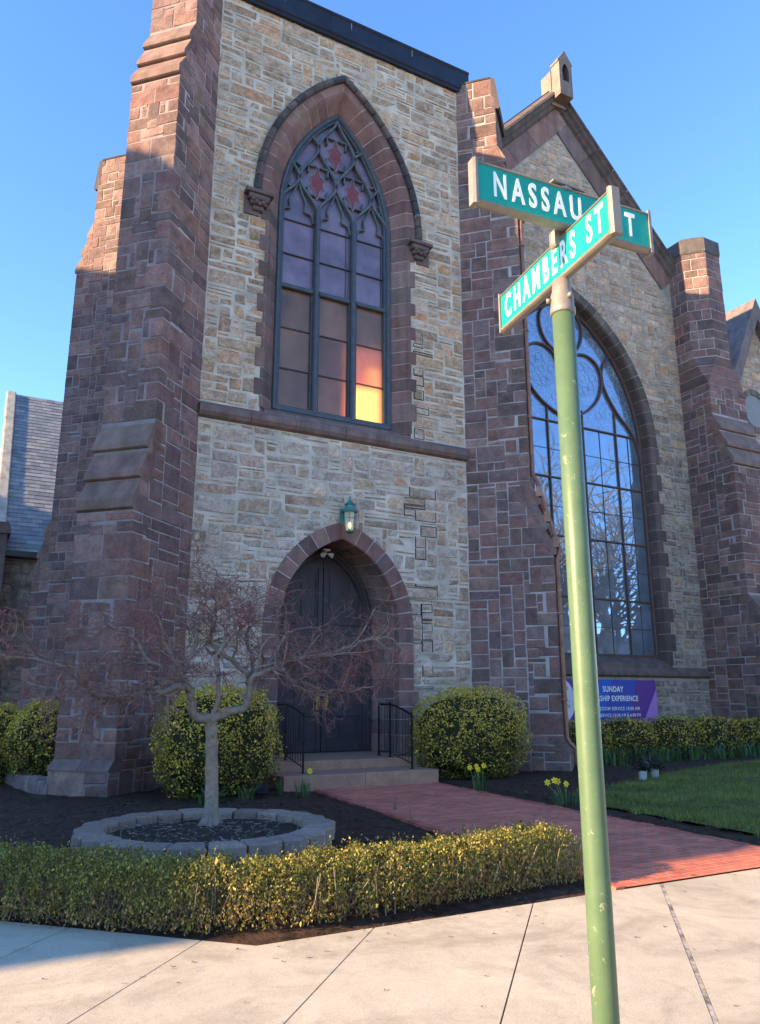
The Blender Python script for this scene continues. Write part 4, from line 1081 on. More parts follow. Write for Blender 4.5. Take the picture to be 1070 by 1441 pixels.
mb.add([(PL(5.425) + .11, 5.425, .012), (PR(5.425) - .11, 5.425, .012), (PR(13.6) - .11, 13.6, .012), (PL(13.6) + .11, 13.6, .012)], [(0, 1, 2, 3)])
path = mb.build('brick_path', M['brickpath']); tag(path, kind='structure')
mb = MB()
for fn, s in ((PL, 1), (PR, -1)):
    y = 5.43
    while y < 13.5:
        x = fn(y); z = .02 + rng.uniform(-.006, .008); c = vary((.42, .115, .07), rng, .2); x0, x1 = sorted((x, x + s * .105)); x0 += rng.uniform(-.006, .006)
        mb.fbox(lambda u, v, d: Vector((u, v, d)), x0, x1, y, y + .2, -.08, z, c, .006); y += .21
pe = mb.build('brick_edging', M['granite_step'], path)
mb = MB(); n = len(LAWN); mb.add([(x, y, .035) for x, y in LAWN], [tuple(range(n))]); tag(mb.build('lawn', M['turf']), kind='structure')
def nzv(P, s, o=0): return np.array([noise.noise(Vector(p) * s + Vector((o, o, o))) for p in P])
def in_poly(x, y, P):
    c = False; j = len(P) - 1
    for i in range(len(P)):
        if (P[i][1] > y) != (P[j][1] > y) and x < (P[j][0] - P[i][0]) * (y - P[i][1]) / (P[j][1] - P[i][1]) + P[i][0]: c = not c
        j = i
    return c
rs = np.random.RandomState(5); n = 150000
X = 8.3 + (27 - 8.3) * rs.rand(n) ** 1.35; Y = 5.6 + 9.6 * rs.rand(n); xo = X + .1 * np.sin(Y * 9) + .06 * rs.randn(n); yo = Y + .12 * rs.randn(n)
k = np.array([in_poly(a, b, LAWN) and noise.noise(Vector((a * 1.6, b * 1.6, 9))) > -.42 for a, b in zip(xo, yo)]); X, Y = X[k], Y[k]; n = len(X)
h = .035 + .05 * rs.rand(n) * (1 + .5 * np.sin(X * 2.1 + Y) * np.sin(Y * 1.7)); a = rs.rand(n) * 6.28; l = .03 * rs.randn(n, 2); wd = .0045
V = np.zeros((n, 3, 3)); V[:, 0] = np.stack([X - np.cos(a) * wd, Y - np.sin(a) * wd, np.full(n, .03)], -1); V[:, 1] = np.stack([X + np.cos(a) * wd, Y + np.sin(a) * wd, np.full(n, .03)], -1)
V[:, 2] = np.stack([X + l[:, 0], Y + l[:, 1], .035 + h], -1)
C = np.array([(.17, .195, .035), (.13, .155, .03), (.23, .235, .05), (.34, .25, .09)])[rs.choice(4, n, p=[.4, .35, .2, .05])] * (1 + .25 * rs.randn(n, 1)).clip(.5, 1.6) * (1 + .55 * nzv(np.stack([X, Y, 0 * X], 1), .9, 2) + .4 * nzv(np.stack([X, Y, 0 * X], 1), 3.5, 4))[:, None].clip(.45, 1.7)
tag(fast_mesh('grass', V.reshape(-1, 3), np.arange(n * 3).reshape(n, 3), C, M['foliage']), kind='stuff')

# ================================================================== THINGS
def mesh_thing(o, label, cat, group=None): return tag(o, label, cat, group)
# ---- entrance steps
st = empty('stone_steps', (7.0, 14.5, 0), 'two broad brown stone steps up to the arched church door', 'steps'); rng = random.Random(91)
G = lambda u, v, d: Vector((u, v, d))
mb = MB(); mb.fbox(G, 5.37, 7.0, 13.58, 16.8, -.1, .26, (.36, .195, .13), .015); mb.fbox(G, 7.006, 8.62, 13.575, 16.8, -.1, .262, (.36, .195, .13), .015); mb.build('lower_step', M['granite_step'], st)
mb = MB(); mb.fbox(G, 5.41, 8.70, 14.52, 16.85, .2, .435, (.36, .195, .13), .015); mb.build('upper_step', M['granite_step'], st)
# ---- iron handrails
def handrail(x, y0, y1, y2, label):
    r = empty('handrail', (x, y1, .435), label, 'handrail', 'iron handrails beside the church steps')
    zt, zl = 1.50, 1.30
    posts = [(y0, .435, zt), (y1, .435, zt), (y2, .26, zl)]
    for y, a, b in posts:
        mb = MB(); mb.box(x - .016, x + .016, y - .016, y + .016, a, b + .01); mb.lathe((x, y, b + .03), [(.004, -.03), (.022, -.01), (.022, .008), (.004, .03)], 10)
        mb.lathe((x, y, a + .55), [(.016, -.04), (.028, -.02), (.028, .02), (.016, .04)], 10); mb.box(x - .035, x + .035, y - .035, y + .035, a, a + .012)
        mb.build('post', M['iron'], r)
    mb = MB(); rail = [(y0, zt), (y1, zt)] + [(y1 + (y2 - y1) * t, zt + (zl - zt) * (t ** 1.3)) for t in (.2, .4, .6, .8, 1)]
    mb.tube([(x, y, z) for y, z in rail], .02, 8)
    mb.tube([(x, y0, .53), (x, y1, .53), (x, y2, .36)], .011, 6); mb.build('rail', M['iron'], r)
    mb = MB()
    for y in [y0 + (y1 - y0) * k / 4 for k in (1, 2, 3)] + [y1 + (y2 - y1) * k / 7 for k in range(1, 7)]:
        t = max(0, (y - y1) / (y2 - y1)); mb.tube([(x, y, .53 - .17 * t), (x, y, zt - .2 * t ** 1.3)], .007, 5)
    mb.build('balusters', M['iron'], r)
handrail(8.20, 15.28, 14.78, 13.88, 'black iron handrail right of the church door, beside the round bush')
handrail(5.93, 15.45, 14.95, 14.05, 'black iron handrail left of the church door, behind the bare tree branches')
# ---- lantern over the door
ln = empty('wall_lantern', (7.52, 15.66, 5.5), 'small green copper lantern hanging over the point of the door arch', 'lantern')
c = (7.52, 15.42, 5.3)
def hexring(r, z): return [(c[0] + r * math.cos(k * math.pi / 3), c[1] + r * math.sin(k * math.pi / 3), c[2] + z) for k in range(6)]
mb = MB(); mb.add(hexring(.095, .0) + hexring(.135, .44), [(k, (k + 1) % 6, 6 + (k + 1) % 6, 6 + k) for k in range(6)])
gm, t_, p_ = new_mat('lantern_glass'); p_.inputs['Base Color'].default_value = (.8, .72, .5, 1); p_.inputs['Roughness'].default_value = .15; p_.inputs['Alpha'].default_value = .45
mb.build('glass', gm, ln)
mb = MB()
for k in range(6):
    a, b = hexring(.098, .0)[k], hexring(.138, .44)[k]; mb.tube([a, b], .009, 5)
for r, z in ((.1, 0), (.125, .3), (.14, .44)):
    R_ = hexring(r, z)
    for k in range(6): mb.tube([R_[k], R_[(k + 1) % 6]], .009, 5)
mb.lathe(c, [(.02, -.05), (.09, -.025), (.105, 0)], 6); mb.build('cage', M['verdigris'], ln)
mb = MB(); mb.lathe(c, [(.185, .44), (.19, .46), (.12, .52), (.11, .54), (.10, .60), (.13, .62), (.06, .68), (.02, .74), (.028, .77), (.01, .82)], 12)
for k in range(6): mb.tube([(c[0] + .17 * math.cos(k * 1.047 + .5), c[1] + .17 * math.sin(k * 1.047 + .5), c[2] + .46), (c[0] + .16 * math.cos(k * 1.047 + .5), c[1] + .16 * math.sin(k * 1.047 + .5), c[2] + .53)], .014, 5)
mb.build('cap', M['verdigris'], ln)
mb = MB(); mb.tube([(7.45, 15.68, 5.62), (7.47, 15.6, 5.85), (7.5, 15.48, 5.98), (7.52, 15.42, 6.02), (7.52, 15.42, 5.95)], .012, 6); mb.fbox(FF, 7.39, 7.5, 5.5, 5.86, .03, .065); mb.build('bracket', M['verdigris'], ln)
mb = MB(); mb.lathe((c[0], c[1], c[2] + .14), [(.012, -.08), (.03, -.03), (.035, .02), (.02, .06), (.004, .08)], 10); mb.build('bulb', M['bulb'], ln)
# ---- twin floodlight under the arch
fl = empty('arch_floodlight', (7.36, 16.3, 5.1), 'small white twin-headed spotlight fixed under the door arch', 'spotlight')
mb = MB(); mb.fbox(FF, 7.28, 7.44, 4.98, 5.02, -.72, -.56, (.7, .66, .6), .006); mb.tube([(7.36, 16.34, 4.98), (7.36, 16.32, 4.9)], .018, 8, (.7, .66, .6)); mb.build('mount', M['tintmat'], fl)
for s in (1, -1):
    mb = MB(); a = Vector((7.36 + s * .04, 16.32, 4.92)); d = Vector((s * .5, -.5, -.35)).normalized()
    mb.tube([a, a + d * .03, a + d * .05, a + d * .13], [.02, .03, .045, .062], 12, (.72, .68, .6)); mb.build('lamp_head', M['tintmat'], fl)

# ---- foliage helpers
def leaves(P, Nrm, rs, L, W, C, spread=.7, up=None):
    n = len(P); d = Nrm + spread * rs.randn(n, 3); d /= np.linalg.norm(d, axis=1, keepdims=True)
    t = rs.randn(n, 3) if up is None else np.array(up)[None] * np.ones((n, 3)) + .55 * rs.randn(n, 3)
    t -= d * (t * d).sum(1, keepdims=True); t /= np.linalg.norm(t, axis=1, keepdims=True) + 1e-9; b = np.cross(d, t)
    s = (.45 + .5 * rs.rand(n) + .75 * rs.rand(n) ** 3)[:, None]; l, w_ = L * s / 2, W * s / 2
    V = np.stack([P - t * l, P + b * w_ + d * w_ * .3, P + t * l, P - b * w_ + d * w_ * .3], 1).reshape(-1, 3)
    return V, np.arange(n * 4).reshape(n, 4), C
GREEN = np.array([(.13, .135, .03), (.18, .17, .04), (.085, .09, .022), (.23, .20, .05)]); YEL = np.array([(.74, .50, .07), (.58, .43, .06), (.80, .55, .10), (.46, .38, .06)])
def shrub(label, loc, rx, ry, rz, n, seed, group, yel=.5, leaf=(.046, .029), box=.0, zc=.48, topgold=.6, name='round_shrub', cat='shrub'):
    rs = np.random.RandomState(seed); root = empty(name, (0, 0, 0), label, cat, group)
    d = rs.randn(n, 3); d /= np.linalg.norm(d, axis=1, keepdims=True); d = d[d[:, 2] > -.92]; n = len(d)
    q = 1 / (np.abs(d) ** (2 + box * 3)).sum(1, keepdims=True) ** (1 / (2 + box * 3)); sph = d * q
    rr = 1 + .13 * nzv(d, 2.0, seed) + .10 * nzv(d, 5, seed + 3)
    dep = 1 - .22 * rs.rand(n) ** 2.2
    P = sph * rr[:, None] * dep[:, None] * np.array([rx, ry, rz]); P[:, 2] += rz * zc * 2 * .98 - 0
    P[:, 2] = np.maximum(P[:, 2], .03 + .05 * rs.rand(n))
    sprig = rs.rand(n) < .035; P[sprig] += d[sprig] * (.05 + .09 * rs.rand(sprig.sum(), 1))
    gap_ = (nzv(d, 5.5, seed + 21) < -.30) & (dep > .86); P = P[~gap_]; d = d[~gap_]; n = len(P)
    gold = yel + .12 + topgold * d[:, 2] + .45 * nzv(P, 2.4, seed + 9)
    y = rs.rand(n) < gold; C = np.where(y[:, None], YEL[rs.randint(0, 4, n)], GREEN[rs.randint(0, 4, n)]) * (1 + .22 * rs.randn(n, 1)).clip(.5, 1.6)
    V, F, C = leaves(P, d, rs, leaf[0], leaf[1], C, .75)
    fast_mesh('foliage', V, F, C, M['foliage'], root)
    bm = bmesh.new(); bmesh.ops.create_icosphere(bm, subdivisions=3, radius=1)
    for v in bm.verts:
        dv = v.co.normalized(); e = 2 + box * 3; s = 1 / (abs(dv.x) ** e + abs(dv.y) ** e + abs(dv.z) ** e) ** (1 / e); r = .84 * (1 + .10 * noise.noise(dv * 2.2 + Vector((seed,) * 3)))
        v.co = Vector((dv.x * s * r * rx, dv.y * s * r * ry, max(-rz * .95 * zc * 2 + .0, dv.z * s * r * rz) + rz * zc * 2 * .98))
    me = bpy.data.meshes.new('inner_core'); bm.to_mesh(me); bm.free(); me.materials.append(M['core']); o = bpy.data.objects.new('inner_core', me); COL.objects.link(o); o.parent = root
    root.location = loc; return root
SG = 'gold and green evergreen shrubs along the church'
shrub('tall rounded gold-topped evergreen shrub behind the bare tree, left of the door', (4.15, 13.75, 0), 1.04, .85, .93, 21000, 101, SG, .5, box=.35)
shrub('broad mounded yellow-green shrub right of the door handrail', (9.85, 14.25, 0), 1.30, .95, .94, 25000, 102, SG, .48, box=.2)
shrub('clipped dark green shrub beside the foot of the left buttress', (1.62, 16.9, 0), .66, .7, .82, 11000, 103, SG, .34, (.052, .032))
shrub('dark green shrub at the left picture edge behind its twin', (.95, 17.7, 0), .62, .7, .78, 9000, 104, SG, .3, (.052, .032))
BG = 'clipped bushes in a row under the nave window'
for k, (x, y, rx, h, lb) in enumerate(((14.6, 16.2, .95, .55, 'clipped green bush under the nave banner, just right of the downspout'), (16.4, 16.3, 1.0, .57, 'clipped green bush directly below the purple banner'), (18.2, 16.3, 1.0, .58, 'clipped green bush below the right end of the purple banner'),
                                    (19.9, 16.3, .95, .57, 'clipped green bush second from the right end under the nave window'), (21.4, 16.2, .8, .53, 'rightmost rounded bush, in front of the nave corner buttress'))):
    shrub(lb, (x, y, 0), rx, .62, h, 6500, 110 + k, BG, .3, (.055, .034), box=.35, topgold=.25, name='clipped_bush', cat='bush')
# ---- boxwood hedge round the corner of the bed
hd = empty('boxwood_hedge', (2.0, 5.9, 0), 'low bronze-green boxwood hedge along the sidewalk corner, half of it sunlit', 'hedge')
rs = np.random.RandomState(120)
line = [(-2.6, 10.25), (-.9, 8.55), (.4, 7.28), (1.3, 6.4), (1.78, 5.98), (2.1, 5.84), (2.7, 5.84), (3.6, 5.88), (4.5, 5.94), (5.22, 6.02)]
line = [(-2.6, 10.25), (-.9, 8.55), (.4, 7.28), (1.2, 6.52), (1.72, 6.08), (2.2, 5.9), (2.9, 5.85), (3.6, 5.88), (4.5, 5.94), (5.22, 6.02)]; L_ = np.array(smooth(line, 6)); seg = np.linalg.norm(np.diff(L_, axis=0), axis=1); cum = np.concatenate([[0], np.cumsum(seg)]); tot = cum[-1]
def on_line(s):
    i = np.clip(np.searchsorted(cum, s, side='right') - 1, 0, len(seg) - 1); f = ((s - cum[i]) / seg[i])[:, None]
    T = (L_[i + 1] - L_[i]) / seg[i][:, None]; return L_[i] * (1 - f) + L_[i + 1] * f, T
n = 150000; s = tot * rs.rand(n); c, T = on_line(s); Nn_ = np.stack([T[:, 1], -T[:, 0]], 1)
th = (rs.rand(n) * 1.22 - .11) * math.pi; hw, H = .27, .36
e = 5.0; ct, st_ = np.cos(th), np.sin(th); q = 1 / (np.abs(ct) ** e + np.abs(st_) ** e) ** (1 / e)
nn1 = np.array([noise.noise(Vector((a * 1.7, b * .8, 0))) for a, b in zip(s, th)]); nn2 = np.array([noise.noise(Vector((a * 8.5, b * 1.3, 5))) for a, b in zip(s, th)])
r = 1 + .10 * nn1 + .24 * nn2 + (rs.rand(n) < .05) * .25 * rs.rand(n); dep = 1 - .42 * rs.rand(n) ** 1.9
kg = ~((nn2 < -.30) & (dep > .80)) & ((st_ * q * r * dep * H > .07) | (rs.rand(n) < .5)); s, th, nn1, nn2, r, dep, c, T, Nn_, ct, st_, q = (v[kg] for v in (s, th, nn1, nn2, r, dep, c, T, Nn_, ct, st_, q)); n = len(s)
end = np.clip((tot - s) / .25, 0, 1) ** .5
u = ct * q * r * dep * hw * (.55 + .45 * end); z = .09 + st_ * q * r * dep * H * (.6 + .4 * end)
z = np.maximum(z, .03 + .1 * rs.rand(n))
P = np.stack([c[:, 0] + Nn_[:, 0] * u, c[:, 1] + Nn_[:, 1] * u, z], 1) + .012 * rs.randn(n, 3)
D = np.stack([Nn_[:, 0] * ct, Nn_[:, 1] * ct, st_ + .2], 1)
pal = np.array([(.17, .17, .032), (.25, .225, .042), (.10, .11, .025), (.37, .30, .056), (.34, .21, .06), (.42, .23, .085), (.17, .105, .045)])
low = (z < .2)
ix = np.where(rs.rand(n) < np.where(low, .50, .04) + .22 * nn1, rs.randint(4, 7, n), rs.randint(0, 4, n))
V, F, C = leaves(P, D, rs, .025, .0135, pal[ix] * (1 + .22 * rs.randn(n, 1)).clip(.5, 1.7), 1.1, (0, 0, 1.2))
fast_mesh('foliage', V, F, C, M['foliage'], hd)
mb = MB(); rng = random.Random(121)
for k in range(900):
    s0 = rng.uniform(0, tot); c0, T0 = on_line(np.array([s0])); c0 = c0[0]; T0 = T0[0]; nx, ny = T0[1], -T0[0]; u = rng.uniform(-.2, .2)
    a = Vector((c0[0] + nx * u, c0[1] + ny * u, .0)); du = rng.uniform(-.25, .25); dt = rng.uniform(-.15, .15); hz = rng.uniform(.2, .43)
    b = a + Vector((nx * du + T0[0] * dt, ny * du + T0[1] * dt, hz)); m_ = (a + b) / 2 + Vector((rng.uniform(-.03, .03), rng.uniform(-.03, .03), -.02))
    mb.tube([a, m_, b], [.007, .005, .0025], 4, vary(rng.choice([(.24, .16, .10), (.33, .25, .17), (.16, .11, .08)]), rng))
mb.build('stems', M['bark'], hd)
# ---- ring of concrete blocks round the tree
ring = empty('tree_ring', (2.66, 8.97, 0), 'round planter ring of grey concrete blocks around the bare tree', 'planter'); rng = random.Random(131)
RC = Vector((2.66, 8.97, 0))
for layer in range(2):
    nb = 22
    for k in range(nb):
        a0, a1 = 2 * math.pi * (k + .5 * layer) / nb + .012, 2 * math.pi * (k + 1 + .5 * layer) / nb - .012
        ri, ro = (1.08, 1.34 + (0, .05)[layer]); z0, z1 = (-.03, .115) if layer == 0 else (.118, .25 + rng.uniform(-.006, .006)); ro += rng.uniform(-.012, .012)
        mb = MB(); am = (a0 + a1) / 2; P = [(ri, a0), (ro - .02, a0), (ro + .03, am), (ro - .02, a1), (ri, a1), (ri + .0, am)]
        bot = [RC + Vector((r * math.cos(a), r * math.sin(a), z0)) for r, a in P]; mid = [RC + Vector((r * math.cos(a), r * math.sin(a), z1 - .018)) for r, a in P]
        cen = sum(mid, Vector()) / 6; top = [cen + (p - cen) * .93 + Vector((0, 0, .018)) for p in mid]
        mb.add(bot + mid + top, [(i, (i + 1) % 6, 6 + (i + 1) % 6, 6 + i) for i in range(6)] + [(6 + i, 6 + (i + 1) % 6, 12 + (i + 1) % 6, 12 + i) for i in range(6)] + [tuple(range(12, 18))], vary((.29, .21, .165), rng, .16))
        mb.build('block', M['block'], ring)
mb = MB(); n = 30; prev = None
for i in range(7):
    r = 1.12 * i / 6; row = []
    for k in range(n):
        a = 2 * math.pi * k / n; x, y = RC.x + r * math.cos(a), RC.y + r * math.sin(a); mb.v.append((x, y, .15 + .05 * (1 - i / 6) + .035 * nz(x, y, 5) + .02 * nz(x, y, 13)))
    if i:
        for k in range(n): mb.f.append(((i - 1) * n + k, (i - 1) * n + (k + 1) % n, i * n + (k + 1) % n, i * n + k)); mb.c.append((1, 1, 1))
mb.build('soil', M['soil'], ring, True)
mb = MB()
for k in range(500):
    a, r = rng.uniform(0, 6.28), 1.06 * math.sqrt(rng.random()); x, y = RC.x + r * math.cos(a), RC.y + r * math.sin(a); b = rng.uniform(0, 6.28); L = rng.uniform(.02, .09); z = .2 + .03 * nz(x, y, 5)
    mb.tube([(x, y, z), (x + L * math.cos(b), y + L * math.sin(b), z + rng.uniform(0, .02))], .004, 3, vary(rng.choice([(.20, .15, .11), (.11, .08, .06), (.30, .26, .21)]), rng))
lt = mb.build('litter', M['bark'], ring); lt['kind'] = 'stuff'

# ---- bare ornamental tree
def wob(rng, k): return Vector((rng.gauss(0, k), rng.gauss(0, k), rng.gauss(0, k)))
class Tree:
    def __init__(s, seed): s.rng = random.Random(seed); s.limb = MB(); s.twig = MB()
def grow(T, p, d, L, r, lev, par):
    """par per level: (segments, wobble, lift, children, child length factor, spread)"""
    rng = T.rng; ns, wb, lift, nc, cl, sp = par[lev]; pts = [p.copy()]; rs_ = [r]; d = d.normalized(); kids = []
    for i in range(ns):
        d = (d + wob(rng, wb) + Vector((0, 0, lift * (1 - 1.7 * i / ns)))).normalized(); p = p + d * L / ns; pts.append(p.copy()); rs_.append(r * (1 - .62 * (i + 1) / ns)); kids.append((p.copy(), d.copy(), rs_[-1]))
    tgt = T.limb if lev == 0 else T.twig
    col = vary((.31, .24, .205) if r > .012 else (.28, .19, .16) if r > .006 else (.25, .125, .105), rng, .15)
    tgt.tube(pts, rs_, 6 if r > .012 else 4 if r > .004 else 3, col, False)
    if lev + 1 < len(par):
        for k in range(nc):
            i = min(ns - 1, int((k + .6 + rng.uniform(-.4, .4)) / nc * ns)) if k < nc - 1 else ns - 1
            q, dd, rr = kids[i]; a = dd.orthogonal(); a.rotate(Matrix.Rotation(rng.uniform(0, 6.28), 3, dd))
            nd = (dd + a * sp * rng.uniform(.5, 1.3)); T2 = L * cl * rng.uniform(.6, 1.25)
            grow(T, q, nd, T2, max(.0036, rr * .8), lev + 1, par)
mt = empty('ornamental_tree', (2.86, 9.5, .18), 'small bare spreading tree with a twisted grey trunk inside the block ring', 'tree')
T = Tree(141); rng = T.rng
X3 = lambda P, off: [Vector((x, 9.5 + o, z)) for (x, z), o in zip(P, off)]
tr = [(2.86, .12), (2.853, .3), (2.848, .648), (2.814, 1.136), (2.793, 1.37)]
T.limb.tube(smooth([tuple(v) for v in X3(tr, [0, 0, .02, 0, 0])], 5), [(.14 - .06 * min(1, k / 6) - .012 * max(0, (k - 6) / 14)) * (1 + .05 * math.sin(k * 2.3) + .04 * math.sin(k * 4.1)) for k in range(21)], 12, (.31, .235, .18))
for a, l in ((3.6, .26), (.3, .2), (5.0, .2), (1.9, .18), (4.3, .15)):
    b = Vector((2.86, 9.5, .3)); T.limb.tube([b, b + Vector((math.cos(a) * l * .5, math.sin(a) * l * .5, -.12)), b + Vector((math.cos(a) * l, math.sin(a) * l, -.17))], [.08, .05, .015], 7, (.31, .235, .18))
limbs = [
 ([(2.793, 1.368), (2.6, 1.411), (2.532, 1.552), (2.506, 1.701), (2.384, 1.75), (2.242, 1.716), (1.997, 1.682), (1.759, 1.634), (1.563, 1.625), (1.345, 1.648), (1.243, 1.773), (1.141, 1.905), (.853, 1.978), (.562, 2.01), (.348, 2.043)], -.75, .066, .008),
 ([(2.506, 1.701), (2.458, 1.926), (2.556, 2.183), (2.615, 2.4), (2.504, 2.638), (2.347, 2.778)], .35, .045, .01),
 ([(2.793, 1.368), (2.993, 1.441), (3.171, 1.499), (3.218, 1.679), (3.247, 1.878), (3.478, 1.987), (3.715, 2.081), (4.01, 2.124), (4.262, 2.204), (4.52, 2.305), (4.7, 2.377), (4.95, 2.349)], -.7, .066, .008),
 ([(3.247, 1.878), (3.101, 2.05), (2.886, 2.166), (2.793, 2.407), (2.862, 2.62), (2.70, 2.78)], .3, .042, .01),
 ([(3.667, 2.062), (3.681, 1.937), (3.821, 1.779), (3.972, 1.655), (4.14, 1.691), (4.425, 1.711)], -.8, .034, .007),
 ([(3.23, 1.8), (3.35, 2.1), (3.3, 2.4), (3.5, 2.62), (3.85, 2.72)], .7, .035, .008),
 ([(2.51, 1.72), (2.3, 1.95), (2.05, 2.05), (1.9, 2.3), (1.6, 2.45), (1.3, 2.4)], .6, .038, .008),
 ([(2.53, 1.6), (2.4, 1.9), (2.15, 2.2), (2.0, 2.5), (1.85, 2.65)], -.5, .034, .008),
 ([(3.2, 1.6), (3.4, 1.85), (3.75, 2.2), (4.0, 2.5), (4.35, 2.6)], .9, .034, .008),
 ([(2.8, 1.4), (2.85, 1.75), (2.75, 2.1), (2.95, 2.4), (2.85, 2.65), (3.15, 2.8)], -.6, .036, .008),
]
par = [None, (5, .30, .05, 6, .55, 1.0), (5, .32, -.04, 5, .58, 1.0), (4, .32, -.10, 3, .6, .9), (3, .3, -.14, 0, 0, 0)]
for P, off, r0_, r1_ in limbs:
    n = len(P); pts = X3(P, [off * (k / (n - 1)) ** 1.2 for k in range(n)])
    sm = [Vector(v) for v in smooth([tuple(v) for v in pts], 4)]; m_ = len(sm); sm = [v + wob(rng, .012) if 0 < i < m_ - 1 else v for i, v in enumerate(sm)]
    rr = [r0_ + (r1_ - r0_) * (k / (m_ - 1)) ** .7 for k in range(m_)]; T.limb.tube(sm, rr, 8, vary((.31, .245, .20), rng, .1))
    for i in range(int(m_ * .28), m_, 2):
        d = (sm[min(i + 1, m_ - 1)] - sm[i - 1]).normalized(); out = sm[i] - Vector((2.85, 9.5, 1.5)); out = out.normalized(); a = d.orthogonal(); a.rotate(Matrix.Rotation(rng.uniform(0, 6.28), 3, d))
        nd = d * .5 + a * .7 + out * .5 + Vector((0, 0, .15 if sm[i].z < 2.5 else -.1)); grow(T, sm[i], nd, rng.uniform(.38, .75) * (1 if i < m_ - 3 else .8), max(.011, rr[i] * .55), 1, par)
lim = T.limb.build('trunk', M['bark'], mt, True)
T.twig.build('twigs', M['bark'], mt)
mb = MB()
for x, y, z, d in ((2.92, 9.40, 1.47, (.35, -.93, .1)), (1.98, 9.12, 1.80, (.3, -.9, .1)), (1.72, 9.1, 1.73, (-.2, -.9, -.2)), (2.28, 9.3, 1.86, (-.5, -.8, .2))):
    dv = Vector(d).normalized(); mb.tube([Vector((x, y, z)) - dv * .05, Vector((x, y, z))], [.034, .032], 10, (.42, .28, .17))
mb.build('cut_stub', M['bark'], mt)

# ---- street sign on a green pole
ss = empty('street_sign', (1.90, 2.05, 0), 'green street-name sign post with two crossed blades in the foreground', 'street sign')
px_, py_ = 1.90, 2.05
mb = MB(); mb.tube([(px_, py_, -.1), (px_, py_, 1), (px_, py_, 2), (px_, py_, 3.07)], .0415, 28)
m, t, p = new_mat('chipped_green_paint'); co = N(t, 'ShaderNodeTexCoord').outputs['Object']
n1 = noise_n(t, 9, 6, .7, co); n2 = noise_n(t, 26, 6, .8, co, .6)
cc = ramp(t, n1.outputs[0], [(.3, (.072, .12, .062)), (.7, (.095, .15, .078))]).outputs[0]
cc = mixc(t, ramp(t, n2.outputs[0], [(.615, 0), (.63, .7)]).outputs[0], cc, (.32, .34, .22))
t.links.new(cc, p.inputs['Base Color']); p.inputs['Roughness'].default_value = .42; p.inputs['Specular IOR Level'].default_value = .4
bump(t, n2.outputs[0], p, .25, .004)
mb.build('pole', m, ss, True)
mb = MB(); mb.lathe((px_, py_, 0), [(.0435, 3.03), (.048, 3.034), (.048, 3.055), (.045, 3.06), (.0435, 3.11), (.038, 3.125), (.032, 3.175)], 24)
for a in (2.6, 4.6): mb.tube([(px_ + .045 * math.cos(a), py_ + .045 * math.sin(a), 3.09), (px_ + .06 * math.cos(a), py_ + .06 * math.sin(a), 3.09)], .011, 6)
mb.build('pole_cap', M['signmetal'], ss, True)
def text_mesh(txt, size, xs, mat_name, F4, parent, name='lettering', mat=None, off=.0, align='CENTER', ext=.0008, sp=1.0):
    cu = bpy.data.curves.new('t', 'FONT'); cu.body = txt; cu.size = size; cu.align_x = align; cu.align_y = 'CENTER'; cu.offset = off; cu.extrude = ext; cu.space_character = sp; cu.resolution_u = 4
    ob = bpy.data.objects.new('t', cu); COL.objects.link(ob); dg = bpy.context.evaluated_depsgraph_get(); me = bpy.data.meshes.new_from_object(ob.evaluated_get(dg)); bpy.data.objects.remove(ob); bpy.data.curves.remove(cu)
    me.transform(Matrix.Diagonal((xs, 1, 1, 1))); me.transform(F4); me.materials.clear(); me.materials.append(mat or M[mat_name]); o = bpy.data.objects.new(name, me); COL.objects.link(o); setp(o, parent); return o
def plane4(c, e, n):
    e = Vector(e).normalized(); n = Vector(n).normalized(); u = n.cross(e); m_ = Matrix((e, u, n)).transposed().to_4x4(); m_.translation = Vector(c); return m_
